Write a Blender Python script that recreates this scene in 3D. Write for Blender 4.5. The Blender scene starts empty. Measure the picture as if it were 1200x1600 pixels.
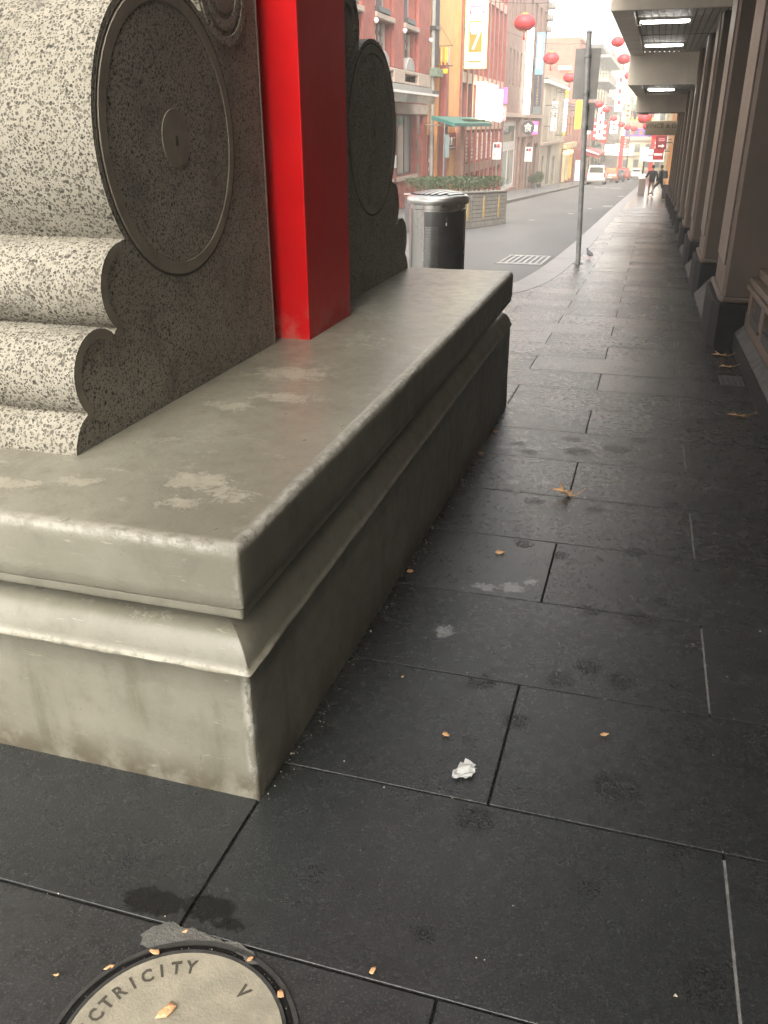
import bpy, bmesh, math, random
from mathutils import Matrix, Vector, noise as mnoise
R_ = random.Random(7)
SC = bpy.context.scene
COL = SC.collection

# ------------------------------------------------------------------ camera
S = -0.0424                      # the street falls away from the camera
def gz(y): return S * y
cam_d = bpy.data.cameras.new("camera")
cam = bpy.data.objects.new("camera", cam_d); COL.objects.link(cam)
cam.matrix_world = (Matrix.Translation((0, 0, 1.6)) @ Matrix.Rotation(0.291148613, 4, 'Z')
                    @ Matrix.Rotation(1.1413715, 4, 'X') @ Matrix.Rotation(-0.00489183, 4, 'Z'))
cam_d.sensor_fit = 'VERTICAL'; cam_d.sensor_height = 36.0; cam_d.sensor_width = 27.0
cam_d.lens = 1320 / 1600 * 36
cam_d.clip_start = 0.02; cam_d.clip_end = 3000
SC.camera = cam
# ------------------------------------------------------------------ sky, sun, exposure
SUN_EL, SUN_ROT = math.radians(50), math.radians(174)
w = bpy.data.worlds.new("World"); SC.world = w; w.use_nodes = True
wn = w.node_tree; wn.nodes.clear()
sky = wn.nodes.new("ShaderNodeTexSky"); sky.sky_type = 'NISHITA'; sky.sun_disc = False
sky.sun_elevation = SUN_EL; sky.sun_rotation = SUN_ROT
sky.air_density = 1.0; sky.dust_density = 3.0; sky.ozone_density = 1.0
hsv = wn.nodes.new("ShaderNodeHueSaturation"); hsv.inputs['Saturation'].default_value = 0.22
tint = wn.nodes.new("ShaderNodeMix"); tint.data_type = 'RGBA'; tint.blend_type = 'MULTIPLY'
tint.inputs[0].default_value = 1.0; tint.inputs[7].default_value = (1.0, 0.965, 0.90, 1)
bg = wn.nodes.new("ShaderNodeBackground"); bg.inputs[1].default_value = 0.15
wo = wn.nodes.new("ShaderNodeOutputWorld")
wn.links.new(sky.outputs[0], hsv.inputs['Color']); wn.links.new(hsv.outputs[0], tint.inputs[6])
wn.links.new(tint.outputs[2], bg.inputs[0]); wn.links.new(bg.outputs[0], wo.inputs[0])
sd = bpy.data.lights.new("sun", 'SUN'); sd.energy = 1.0; sd.angle = math.radians(40); sd.color = (1.0, 0.93, 0.80)
so = bpy.data.objects.new("sun", sd); COL.objects.link(so)
sv = Vector((math.sin(SUN_ROT) * math.cos(SUN_EL), math.cos(SUN_ROT) * math.cos(SUN_EL), math.sin(SUN_EL)))
so.rotation_euler = sv.to_track_quat('Z', 'Y').to_euler(); so.location = sv * 60
SC.view_settings.view_transform = 'Standard'; SC.view_settings.look = 'None'
SC.view_settings.gamma = 1; SC.view_settings.use_curve_mapping = False
SC.view_settings.exposure = 2.4

# ------------------------------------------------------------------ material helpers
MATS = {}
class NT:
    def __init__(s, name):
        s.m = bpy.data.materials.new(name); s.m.use_nodes = True
        s.t = s.m.node_tree; s.N = s.t.nodes; s.L = s.t.links
        s.bsdf = s.N["Principled BSDF"]; s._pos = None
    def pos(s):
        if s._pos is None:
            s._pos = s.N.new("ShaderNodeNewGeometry").outputs['Position']
        return s._pos
    def link(s, a, b): s.L.new(a, b)
    def set(s, sock, v):
        if hasattr(v, 'node'): s.L.new(v, s.bsdf.inputs[sock])
        else: s.bsdf.inputs[sock].default_value = v
    def noise(s, scale, detail=4, rough=.55, vec=None, out=0, dist=0):
        n = s.N.new("ShaderNodeTexNoise"); n.inputs['Scale'].default_value = scale
        n.inputs['Detail'].default_value = detail; n.inputs['Roughness'].default_value = rough
        n.inputs['Distortion'].default_value = dist
        s.L.new(vec or s.pos(), n.inputs['Vector']); return n.outputs[out]
    def voro(s, scale, feature='F1', vec=None, out='Distance', rnd=1.0):
        n = s.N.new("ShaderNodeTexVoronoi"); n.feature = feature; n.inputs['Scale'].default_value = scale
        n.inputs['Randomness'].default_value = rnd
        s.L.new(vec or s.pos(), n.inputs['Vector']); return n.outputs[out]
    def math(s, op, a, b=None, c=None, clamp=False):
        n = s.N.new("ShaderNodeMath"); n.operation = op; n.use_clamp = clamp
        for i, v in enumerate((a, b, c)):
            if v is None: continue
            if hasattr(v, 'node'): s.L.new(v, n.inputs[i])
            else: n.inputs[i].default_value = v
        return n.outputs[0]
    def ramp(s, fac, lo, hi, a=0., b=1.):
        n = s.N.new("ShaderNodeMapRange"); n.interpolation_type = 'SMOOTHSTEP'
        s.L.new(fac, n.inputs[0])
        for i, v in enumerate((lo, hi, a, b)): n.inputs[i + 1].default_value = v
        return n.outputs[0]
    def mix(s, fac, a, b, blend='MIX'):
        n = s.N.new("ShaderNodeMix"); n.data_type = 'RGBA'; n.blend_type = blend
        for i, v in ((0, fac), (6, a), (7, b)):
            if hasattr(v, 'node'): s.L.new(v, n.inputs[i])
            elif i == 0: n.inputs[0].default_value = v
            else: n.inputs[i].default_value = (v[0], v[1], v[2], 1)
        return n.outputs[2]
    def bump(s, h, strength=.3, dist=.01, prev=None):
        n = s.N.new("ShaderNodeBump"); n.inputs['Strength'].default_value = strength
        n.inputs['Distance'].default_value = dist; s.L.new(h, n.inputs['Height'])
        if prev: s.L.new(prev, n.inputs['Normal'])
        s.L.new(n.outputs[0], s.bsdf.inputs['Normal']); return n.outputs[0]
    def sep(s, v=None):
        n = s.N.new("ShaderNodeSeparateXYZ"); s.L.new(v or s.pos(), n.inputs[0]); return n.outputs
    def rnd(s): return s.N.new("ShaderNodeObjectInfo").outputs['Random']
    def stretch(s, sx, sy, sz):
        n = s.N.new("ShaderNodeVectorMath"); n.operation = 'MULTIPLY'
        s.L.new(s.pos(), n.inputs[0]); n.inputs[1].default_value = (sx, sy, sz); return n.outputs[0]

def mat(name, col, rough=.6, metal=0., var=.18, scale=3., bump=0., bscale=60., spec=.5, emit=0., dirt=0.):
    """general weathered surface: base colour with two scales of uneven tone, optional grain and grime"""
    if name in MATS: return MATS[name]
    t = NT(name)
    n1 = t.noise(scale, 5, .6); n2 = t.noise(scale * 9, 3, .6)
    f = t.ramp(n1, .3, .7)
    dark = [c * (1 - var) for c in col]; light = [min(1, c * (1 + var)) for c in col]
    c = t.mix(f, dark, light)
    c = t.mix(t.ramp(n2, .55, .75, 0, var), c, [x * .55 for x in col])
    if dirt:
        st = t.noise(1.6, 6, .65, t.stretch(1, 1, .22))
        c = t.mix(t.ramp(st, .5, .75, 0, dirt), c, [x * .35 + .01 for x in col])
    t.set('Base Color', c)
    t.set('Roughness', t.math('MULTIPLY_ADD', n2, .22, rough - .11, clamp=True))
    t.set('Metallic', metal); t.set('Specular IOR Level', spec)
    if bump: t.bump(t.noise(bscale, 4, .6), bump, .01)
    if emit:
        t.set('Emission Color', c); t.set('Emission Strength', emit)
    MATS[name] = t.m; return t.m

def mat_paver():
    t = NT("bluestone_paving")
    fine = t.noise(170, 3, .75); mid = t.noise(26, 5, .65); big = t.noise(1.7, 5, .6)
    rnd = t.rnd()
    base = t.mix(t.ramp(big, .3, .72), (0.0165, 0.0182, 0.0182), (0.0300, 0.0326, 0.0322))
    base = t.mix(t.math('MULTIPLY', rnd, .7), base, (0.0112, 0.0124, 0.0126))
    base = t.mix(t.ramp(mid, .42, .68, 0, .5), base, (0.0100, 0.0111, 0.0112))
    base = t.mix(t.ramp(fine, .52, .64, 0, .7), base, (0.052, 0.055, 0.054))
    # worn, pitted spots in the stone
    p = t.sep()
    spots = [(.10, 1.93, .075), (-.11, 2.42, .05), (.09, 2.47, .055), (-.02, 2.53, .05), (.26, 2.5, .04), (-.26, 1.69, .055), (.25, 1.72, .04),
             (.16, 2.92, .075), (-.04, 2.94, .04), (.23, 3.1, .045), (.32, 3.02, .05), (-.21, 3.42, .04), (.12, 3.55, .06),
             (-.36, 2.33, .05), (.33, 2.2, .05), (-.22, 2.15, .045), (.45, 2.62, .05), (-.53, 4.85, .06), (-.25, 4.95, .09), (-.02, 5.08, .1),
             (-.3, 5.2, .06), (-.62, 5.0, .05), (.1, 5.3, .06), (.28, 4.2, .06), (-.4, 4.05, .05), (-.1, 4.02, .05), (.42, 1.62, .05), (.05, 1.55, .03),
             (.3, 1.35, .07), (-.6, 1.4, .03), (-.3, 1.3, .035), (.62, 3.4, .06), (.7, 4.4, .06), (-1.05, 1.3, .03), (-.38, 3.5, .05)]
    wob = t.math('MULTIPLY', t.math('SUBTRACT', t.noise(28, 3, .7), .5), .09)
    m = None
    for (x, y, r) in spots:
        dx = t.math('SUBTRACT', p[0], x); dy = t.math('SUBTRACT', p[1], y)
        d = t.math('SQRT', t.math('ADD', t.math('MULTIPLY', dx, dx), t.math('MULTIPLY', dy, dy)))
        d = t.math('DIVIDE', t.math('ADD', d, wob), r)
        k = t.ramp(d, .6, 1.1, 1, 0)
        m = k if m is None else t.math('MAXIMUM', m, k)
    pits = t.ramp(t.noise(165, 2, .5), .50, .58)
    pit = t.math('MULTIPLY', m, pits)
    base = t.mix(t.math('MULTIPLY', pit, .6), base, (.006, .006, .006))
    # scattered pits everywhere, pale droppings and chewing gum
    pit2 = t.math('MULTIPLY', t.ramp(t.noise(120, 2, .5), .62, .66), t.ramp(t.noise(5, 4, .6), .50, .66))
    base = t.mix(t.math('MULTIPLY', pit2, .45), base, (.008, .008, .008))
    v = t.voro(9); sel = t.N.new("ShaderNodeTexVoronoi"); sel.inputs['Scale'].default_value = 9
    t.link(t.pos(), sel.inputs['Vector'])
    cs = t.sep(sel.outputs['Color'])
    speck = t.math('MULTIPLY', t.ramp(v, .02, .05, 1, 0), t.ramp(cs[0], .80, .82))
    base = t.mix(t.math('MULTIPLY', speck, .8), base, (.42, .40, .36))
    v2 = t.voro(2.6); sel2 = t.N.new("ShaderNodeTexVoronoi"); sel2.inputs['Scale'].default_value = 2.6
    t.link(t.pos(), sel2.inputs['Vector']); cs2 = t.sep(sel2.outputs['Color'])
    gum = t.math('MULTIPLY', t.ramp(t.math('ADD', v2, t.math('MULTIPLY', wob, .5)), .045, .07, 1, 0), t.ramp(cs2[1], .6, .62))
    base = t.mix(t.math('MULTIPLY', gum, .45), base, (.16, .155, .15))
    pale = None
    for (x, y, r) in [(-.36, 3.05, .06), (-.47, 3.02, .045), (-.3, 3.12, .035), (-.55, 2.62, .05), (-.55, 4.3, .05), (-.38, 4.35, .05), (-.70, 4.9, .05), (-.5, 4.95, .06)]:
        dx = t.math('SUBTRACT', p[0], x); dy = t.math('SUBTRACT', p[1], y)
        d = t.math('SQRT', t.math('ADD', t.math('MULTIPLY', dx, dx), t.math('MULTIPLY', dy, dy)))
        k = t.ramp(t.math('DIVIDE', t.math('ADD', d, t.math('MULTIPLY', wob, 1.6)), r), .5, .9, 1, 0)
        pale = k if pale is None else t.math('MAXIMUM', pale, k)
    base = t.mix(t.math('MULTIPLY', pale, .5), base, (.25, .25, .25))
    # damp stain beside the access cover
    damp = None
    for (x, y, r) in [(-.935, 1.205, .075), (-.80, 1.225, .07), (-.735, 1.20, .035)]:
        dx = t.math('SUBTRACT', p[0], x); dy = t.math('SUBTRACT', p[1], y)
        d = t.math('SQRT', t.math('ADD', t.math('MULTIPLY', dx, dx), t.math('MULTIPLY', t.math('MULTIPLY', dy, dy), 3.2)))
        k = t.ramp(t.math('DIVIDE', t.math('ADD', d, t.math('MULTIPLY', wob, .9)), r), .82, 1.0, 1, 0)
        damp = k if damp is None else t.math('MAXIMUM', damp, k)
    base = t.mix(t.math('MULTIPLY', damp, .75), base, (.005, .005, .0045))
    t.set('Base Color', base)
    ro = t.math('MULTIPLY_ADD', mid, .18, .10)
    ro = t.math('ADD', ro, t.math('MULTIPLY', big, .10))
    ro = t.math('ADD', ro, t.math('MULTIPLY', rnd, .05))
    pall = t.math('MAXIMUM', pit, t.math('MULTIPLY', pit2, .7)); t.set('Roughness', t.math('ADD', ro, t.math('MULTIPLY', pall, .35))); t.set('Specular IOR Level', t.math('MULTIPLY', t.math('MULTIPLY_ADD', pall, -.35, .45), t.math('MULTIPLY_ADD', damp, -.55, 1)))
    h = t.math('ADD', t.math('MULTIPLY', fine, .8), t.math('MULTIPLY', mid, .5))
    h = t.math('SUBTRACT', h, t.math('MULTIPLY', pall, 1.2))
    t.bump(h, .45, .004)
    return t.m

def mat_concrete():
    """taupe painted render of the arch base: flaking pale patches, rubbed edges with painted sky light, grime"""
    t = NT("painted_render")
    p = t.sep(); big = t.noise(2.2, 6, .6); mid = t.noise(14, 6, .65); fine = t.noise(120, 3, .6)
    c = t.mix(t.ramp(big, .3, .7), (0.138, 0.131, 0.101), (0.180, 0.1725, 0.137))
    c = t.mix(t.ramp(mid, .46, .70, 0, .55), c, (0.112, 0.105, 0.081))
    g = t.N.new("ShaderNodeNewGeometry"); nz = t.sep(g.outputs['Normal'])[2]
    top = t.ramp(nz, .6, .9)
    # flaked patches on the seat
    flake = t.math('MULTIPLY', t.ramp(t.noise(2.6, 4, .6), .50, .62), t.ramp(t.noise(24, 9, .8), .52, .60))
    flake = t.math('MULTIPLY', flake, t.ramp(t.noise(110, 4, .75), .35, .55))
    solid = None
    for (x, y, r) in [(-1.12, 1.93, .12), (-1.00, 1.88, .10), (-1.10, 1.79, .07), (-1.45, 1.84, .08), (-1.62, 1.78, .09), (-1.3, 3.05, .18), (-1.2, 2.75, .13), (-1.33, 2.6, .10)]:
        dx = t.math('SUBTRACT', p[0], x); dy = t.math('SUBTRACT', p[1], y)
        d = t.math('SQRT', t.math('ADD', t.math('MULTIPLY', dx, dx), t.math('MULTIPLY', t.math('MULTIPLY', dy, dy), 2.6)))
        d = t.math('ADD', t.math('DIVIDE', d, r), t.math('MULTIPLY', t.math('SUBTRACT', t.noise(21, 9, .82), .5), 5.2))
        k = t.ramp(d, .62, .72, 1, 0)
        solid = k if solid is None else t.math('MAXIMUM', solid, k)
    flake = t.math('MULTIPLY', t.math('MAXIMUM', t.math('MULTIPLY', flake, .7), t.math('MULTIPLY', solid, t.ramp(t.noise(75, 7, .8), .36, .52, .25, .85))), top)
    c = t.mix(t.math('MULTIPLY', flake, .8), c, (0.29, 0.272, 0.215))
    # arrises of the seat: real wear, paled further to paint in sky light
    ex = t.ramp(p[0], -.874, -.852); ey = t.ramp(p[1], 1.635, 1.606)
    edge = t.math('MAXIMUM', ex, t.math('MULTIPLY', ey, .55))
    edge = t.math('MULTIPLY', edge, t.ramp(p[2], .672, .69))
    edge = t.math('MULTIPLY', edge, t.ramp(t.noise(34, 8, .8), .40, .56))
    cor = t.math('MULTIPLY', t.math('MULTIPLY', t.ramp(p[0], -.868, -.845), t.ramp(p[1], 1.622, 1.60)), t.ramp(t.noise(30, 7, .8, t.stretch(1, 1, .5)), .50, .58))
    cor = t.math('MULTIPLY', cor, t.ramp(p[2], .45, .30, .25, 1))
    edge = t.math('MAXIMUM', edge, cor)
    c = t.mix(t.math('MULTIPLY', edge, .9), c, (0.31, 0.30, 0.262))
    bead = t.math('MULTIPLY', t.ramp(t.math('ABSOLUTE', t.math('SUBTRACT', p[2], .347)), .004, .013, 1, 0), t.ramp(t.noise(26, 6, .7), .35, .55))
    c = t.mix(t.math('MULTIPLY', bead, .6), c, (0.308, 0.2912, 0.2352))
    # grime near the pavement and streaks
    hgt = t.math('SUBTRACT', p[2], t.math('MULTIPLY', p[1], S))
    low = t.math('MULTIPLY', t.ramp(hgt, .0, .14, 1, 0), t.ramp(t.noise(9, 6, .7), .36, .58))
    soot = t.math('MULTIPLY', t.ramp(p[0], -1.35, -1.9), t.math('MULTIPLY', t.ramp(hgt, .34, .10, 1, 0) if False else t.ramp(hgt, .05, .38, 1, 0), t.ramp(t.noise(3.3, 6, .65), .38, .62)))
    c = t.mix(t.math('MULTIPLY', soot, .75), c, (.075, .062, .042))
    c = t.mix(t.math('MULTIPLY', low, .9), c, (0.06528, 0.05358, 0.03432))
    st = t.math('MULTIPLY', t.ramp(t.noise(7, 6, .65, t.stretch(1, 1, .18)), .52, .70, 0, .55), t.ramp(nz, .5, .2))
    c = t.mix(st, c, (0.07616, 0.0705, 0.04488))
    sp = t.math('MULTIPLY', t.ramp(t.voro(34), .05, .09, 1, 0), t.ramp(t.noise(4, 3), .55, .6))
    c = t.mix(t.math('MULTIPLY', sp, .6), c, (0.0272, 0.02538, 0.01848))
    chip = t.math('MULTIPLY', t.ramp(t.noise(55, 5, .7), .70, .74), t.ramp(hgt, .02, .2, 1, 0))
    c = t.mix(chip, c, (0.3472, 0.336, 0.3024))
    scr = t.ramp(t.noise(4, 9, .55, t.stretch(3, 10, 26), dist=1.2), .665, .70, 0, .5)
    c = t.mix(scr, c, (.30, .28, .23))
    dk = t.math('MULTIPLY', t.ramp(t.noise(8, 8, .6, t.stretch(5, 2.4, 1.2), dist=1.5), .66, .69, 0, .6), t.ramp(t.noise(2, 3), .5, .6))
    c = t.mix(dk, c, (.05, .045, .033))
    t.set('Base Color', c)
    t.set('Roughness', t.math('MULTIPLY_ADD', mid, .30, t.math('MULTIPLY_ADD', top, -.12, .30))); t.set('Specular IOR Level', .5)
    h = t.math('ADD', t.math('MULTIPLY', fine, .25), t.math('ADD', t.math('MULTIPLY', mid, .8), t.math('MULTIPLY', t.math('MAXIMUM', flake, edge), -.5)))
    t.bump(h, .5, .006)
    return t.m

def mat_aggregate():
    t = NT("exposed_aggregate")
    wv = t.noise(60, 3, .6, out=1)
    vm = t.N.new("ShaderNodeVectorMath"); vm.operation = 'MULTIPLY_ADD'
    t.link(wv, vm.inputs[0]); vm.inputs[1].default_value = (0.01056, 0.01088, 0.0112); t.link(t.pos(), vm.inputs[2])
    vec = vm.outputs[0]
    def layer(scale, lo, hi, keep):
        n = t.N.new("ShaderNodeTexVoronoi"); n.inputs['Scale'].default_value = scale; t.link(vec, n.inputs['Vector'])
        cc = t.sep(n.outputs['Color'])
        thr = t.math('MULTIPLY_ADD', cc[1], .22, 0)
        d = t.math('SUBTRACT', n.outputs['Distance'], thr)
        m = t.math('MULTIPLY', t.ramp(d, lo, hi, 1, 0), t.ramp(cc[0], keep, keep + .02))
        return m, cc
    m1, c1 = layer(66, .17, .27, .25); m2, c2 = layer(128, .22, .34, .2)
    big = t.noise(3, 5, .6)
    base = t.mix(t.ramp(big, .3, .7), (0.184, 0.168, 0.132), (0.236, 0.219, 0.178))
    base = t.mix(t.ramp(t.noise(50, 3), .45, .7, 0, .35), base, (0.1743, 0.156, 0.1285))
    peb = t.mix(c1[2], (0.024, 0.021, 0.015), (0.128, 0.113, 0.083)); peb2 = t.mix(c2[2], (0.0293, 0.02768, 0.02072), (0.1066, 0.09768, 0.07548))
    c = t.mix(m2, base, peb2); c = t.mix(m1, c, peb)
    grime = t.ramp(t.noise(4.5, 6, .7), .50, .72, 0, .55)
    c = t.mix(grime, c, (0.05861, 0.05284, 0.04144))
    t.set('Base Color', c); t.set('Roughness', .82)
    h = t.math('MULTIPLY', t.math('MAXIMUM', m1, m2), -1)
    t.bump(t.math('ADD', h, t.math('MULTIPLY', t.noise(200, 2), .4)), .6, .006)
    return t.m

def mat_asphalt():
    t = NT("asphalt")
    c = t.mix(t.ramp(t.noise(.5, 6, .6, t.stretch(1, .25, 1)), .3, .7), (.072, .072, .073), (.104, .104, .104))
    c = t.mix(t.ramp(t.noise(60, 3, .7), .5, .7, 0, .4), c, (.13, .13, .128))
    t.set('Base Color', c); t.set('Roughness', .62)
    t.bump(t.noise(90, 3, .7), .3, .01); return t.m

def mat_far_paving():
    t = NT("bluestone_paving_far")
    c = t.mix(t.ramp(t.noise(2.2, 6, .65), .3, .7), (.030, .031, .032), (.052, .053, .054))
    t.set('Base Color', c); t.set('Roughness', t.math('MULTIPLY_ADD', t.noise(3, 5, .6), .16, .14)); t.set('Specular IOR Level', .5)
    t.bump(t.noise(60, 3), .1, .003); return t.m

def mat_steel():
    t = NT("brushed_steel")
    n = t.noise(26, 4, .6, t.stretch(1, 1, .04))
    t.set('Base Color', t.mix(n, (.40, .39, .36), (.52, .51, .48))); t.set('Metallic', 1.0)
    t.set('Roughness', t.math('MULTIPLY_ADD', t.noise(3, 5, .6, t.stretch(1, 1, .3)), .16, .20)); return t.m

def mat_red_paint():
    t = NT("red_gloss_paint")
    c = t.mix(t.ramp(t.noise(3, 5), .3, .7), (.41, .002, .004), (.48, .003, .005))
    p = t.sep()
    low = t.math('MULTIPLY', t.ramp(p[2], .70, .90, 1, 0), t.ramp(t.noise(12, 6, .7), .42, .62))
    c = t.mix(t.math('MULTIPLY', low, .5), c, (.33, .12, .10))
    ch = t.math('MULTIPLY', t.ramp(t.math('ADD', t.voro(9), t.math('MULTIPLY', t.noise(70, 3), .03)), .030, .048, 1, 0), t.ramp(t.noise(5, 3), .46, .52))
    c = t.mix(ch, c, (.62, .42, .38))
    t.set('Base Color', c); t.set('Specular IOR Level', .12); t.set('Roughness', t.math('MULTIPLY_ADD', t.noise(9, 5), .2, .28))
    t.bump(t.noise(30, 4), .06, .01); return t.m

def mat_leaf():
    t = NT("dry_plane_leaf")
    c = t.mix(t.noise(60, 5, .6), (.46, .235, .10), (.70, .44, .24))
    c = t.mix(t.math('MULTIPLY', t.rnd(), .5), c, (.32, .15, .06))
    t.set('Base Color', c); t.set('Roughness', .6); t.bump(t.noise(90, 4), .5, .01); return t.m

def mat_foliage():
    t = NT("hedge_leaves")
    n = t.noise(9, 3)
    c = t.mix(t.ramp(n, .35, .65), (.014, .026, .010), (.05, .072, .026))
    t.set('Base Color', c); t.set('Roughness', .5); return t.m

def mat_glass(name, col, rough=.06):
    t = NT(name)
    c = t.mix(t.ramp(t.noise(.7, 3, .5, t.stretch(1, 1, .35)), .35, .65), [x * .45 for x in col], col)
    t.set('Base Color', c); t.set('Roughness', rough); t.set('Specular IOR Level', .9); return t.m

M = dict(
    paver=mat_paver(), far_paving=mat_far_paving(), concrete=mat_concrete(), aggregate=mat_aggregate(), asphalt=mat_asphalt(),
    steel=mat_steel(), red=mat_red_paint(), leaf=mat_leaf(), foliage=mat_foliage(),
    glass=mat_glass("shop_glass", (.10, .115, .11)), dglass=mat_glass("dark_glass", (.03, .032, .035)), pglass=mat_glass("pale_reflection_glass", (.34, .40, .38)), bglass=mat_glass("blue_window_glass", (.16, .24, .28)))  # pglass: pale window reflections put into the base colour
M['grout'] = mat("joint_grout", (.008, .0078, .0075), .95, var=.3, scale=30, spec=.05)
M['pale_grout'] = mat("pale_joint_grout", (.14, .14, .135), .9, var=.3, scale=40)
M['cement'] = mat("cement_band", (.165, .146, .113), .75, var=.2, scale=8, bump=.2, bscale=120, dirt=.3)
M['cover'] = mat("cover_concrete", (.225, .205, .155), .75, var=.16, scale=14, bump=.25, bscale=160, dirt=.35)
M['letter'] = mat("letter_recess", (.045, .038, .028), .9, var=.2, scale=60)
M['cast_iron'] = mat("cast_iron", (.025, .024, .022), .55, var=.3, scale=40, bump=.4, bscale=180)
M['mortar'] = mat("mortar_patch", (.085, .082, .073), .85, var=.25, scale=22, bump=.5, bscale=120)
M['brown_wall'] = mat("brown_painted_wall", (.066, .048, .033), .6, var=.16, scale=1.6, bump=.12, bscale=50, dirt=.5)
M['brown_trim'] = mat("brown_trim", (.086, .064, .046), .5, var=.15, scale=3, dirt=.35, bump=.1)
M['plinth'] = mat("dark_bluestone_plinth", (.013, .0135, .013), .7, spec=.15, var=.3, scale=7, bump=.3, bscale=90)
M['sill'] = mat("worn_sill_stone", (.05, .049, .045), .75, spec=.2, var=.3, scale=9, bump=.35, bscale=70, dirt=.5)
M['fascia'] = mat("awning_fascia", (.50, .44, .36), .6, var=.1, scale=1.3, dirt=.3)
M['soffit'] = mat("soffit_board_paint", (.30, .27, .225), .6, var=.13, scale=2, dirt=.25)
M['tube'] = mat("lit_tube", (1, .97, .9), .4, var=0, emit=6)
M['grey_metal'] = mat("galvanised_metal", (.22, .225, .22), .42, .8, var=.15, scale=9)
M['bin_panel'] = mat('dark_steel_panel', (.10, .10, .098), .35, .8, var=.15, scale=6)
M['plate_back'] = mat('sign_plate_back', (.16, .155, .148), .6, .0, var=.1, scale=5, spec=.2)
M['grate_bar'] = mat('worn_grate_bar', (.30, .30, .29), .55, var=.25, scale=9, dirt=.4)
M['lid_steel'] = mat('dull_steel', (.50, .49, .46), .36, 1.0, var=.12, scale=6)
M['pole_grey'] = mat('pole_paint', (.20, .20, .195), .45, .3, var=.2, scale=9)
M['dark'] = mat("painted_void_black", (.012, .012, .012), .8, var=.2)
M['black'] = mat("black_cloth", (.012, .012, .014), .75, var=.3, scale=30, bump=.3, bscale=120)
M['charcoal'] = mat("charcoal_paint", (.05, .05, .052), .5, var=.2)
M['brick_red'] = mat("red_painted_brick", (.30, .085, .065), .75, var=.2, scale=2.2, bump=.3, bscale=34, dirt=.4)
M['brick_red2'] = mat("weathered_red_brick", (.33, .12, .085), .8, var=.2, scale=2.5, bump=.3, bscale=28, dirt=.3)
M['stone_trim'] = mat("pale_stone_trim", (.42, .33, .27), .7, var=.14, scale=4, dirt=.3)
M['brown_panel'] = mat("brown_window_panel", (.17, .115, .085), .65, var=.2, scale=5, dirt=.3)
M['orange_wall'] = mat("orange_render", (.72, .36, .14), .7, var=.1, scale=1.2, dirt=.22)
M['salmon'] = mat("salmon_render", (.45, .24, .18), .7, var=.12, scale=2, dirt=.3)
M['red_frame'] = mat("dull_red_frame", (.26, .062, .05), .5, var=.15, scale=4, dirt=.25)
M['mauve_wall'] = mat("mauve_brown_brick", (.235, .15, .125), .78, var=.18, scale=2, bump=.25, bscale=30, dirt=.45)
M['taupe_wall'] = mat("taupe_stone_wall", (.26, .205, .17), .75, var=.15, scale=1.5, dirt=.35)
M['beige_wall'] = mat("beige_render", (.40, .345, .28), .75, var=.13, scale=1.5, dirt=.35)
M['grey_wall'] = mat("grey_precast", (.25, .235, .22), .75, var=.1, scale=1, dirt=.25)
M['cream_wall'] = mat("cream_render", (.58, .49, .30), .75, var=.1, scale=1, dirt=.2)
M['white'] = mat("white_paint", (.78, .77, .74), .5, var=.06, scale=3)
M['white_frame'] = mat("white_shop_frame", (.56, .57, .56), .5, var=.1, scale=3, dirt=.2)
M['grey_trim'] = mat("grey_trim", (.30, .29, .27), .6, var=.12, scale=3, dirt=.2)
M['green_canvas'] = mat("green_awning", (.02, .12, .105), .6, var=.2, scale=4, dirt=.25)
M['green_copper'] = mat("verdigris", (.15, .20, .15), .6, var=.2, scale=6)
M['yellow'] = mat("yellow_sign", (.78, .47, .02), .5, var=.06, scale=3)
M['lemon'] = mat("lemon_sign_lit", (.86, .78, .25), .5, var=.05, scale=3, emit=.35)
M['orange'] = mat("orange_sign", (.75, .22, .03), .5, var=.06)
M['gold'] = mat("gold_letters", (.75, .45, .08), .45, var=.1)
M['sign_red'] = mat("red_sign", (.36, .025, .03), .5, var=.12, scale=4)
M['bright_red'] = mat("bright_red_paint", (.58, .03, .03), .45, var=.12, scale=4)
M['lantern'] = mat("lantern_silk", (.66, .035, .045), .55, var=.12, scale=5)
M['maroon'] = mat("maroon_sign", (.20, .03, .035), .5, var=.1)
M['pink'] = mat("pink_sign_lit", (.80, .08, .32), .5, var=.1, emit=.5)
M['pale_pink'] = mat("pale_pink_sign", (.75, .35, .38), .5, var=.1)
M['lit_cream'] = mat("lit_sign_cream", (1.0, .90, .58), .5, var=.04, emit=1.6)
M['lit_white'] = mat("lit_sign_white", (1.0, .97, .86), .5, var=.03, emit=1.3)
M['navy'] = mat("navy_sign", (.035, .045, .08), .5, var=.1)
M['sky_blue'] = mat("blue_banner", (.22, .42, .60), .5, var=.1)
M['teal'] = mat("teal_sign", (.13, .17, .17), .5, var=.1)
M['sign_beige'] = mat("beige_hanging_sign", (.33, .275, .19), .6, var=.1, dirt=.2)
M['sign_text'] = mat("dark_lettering", (.035, .03, .025), .6, var=.1)
M['purple'] = mat("purple_print", (.22, .10, .45), .5, var=.1)
M['planter'] = mat("planter_slat_timber", (.25, .235, .215), .7, var=.15, scale=5, bump=.2, bscale=60, dirt=.3)
M['bamboo_yellow'] = mat("ochre_emblem", (.42, .29, .12), .6, var=.12)
M['kerb'] = mat("bluestone_kerb", (.075, .075, .076), .32, var=.2, scale=4, bump=.3, bscale=70, dirt=.3)
M['left_path'] = mat("left_footpath_stone", (.11, .11, .112), .5, var=.15, scale=2, bump=.2)
M['car_white'] = mat("white_car_paint", (.72, .72, .71), .25, var=.03)
M['car_orange'] = mat("orange_car_paint", (.60, .13, .03), .25, var=.04)
M['car_dark'] = mat("dark_car_paint", (.03, .032, .04), .22, var=.05)
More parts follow.
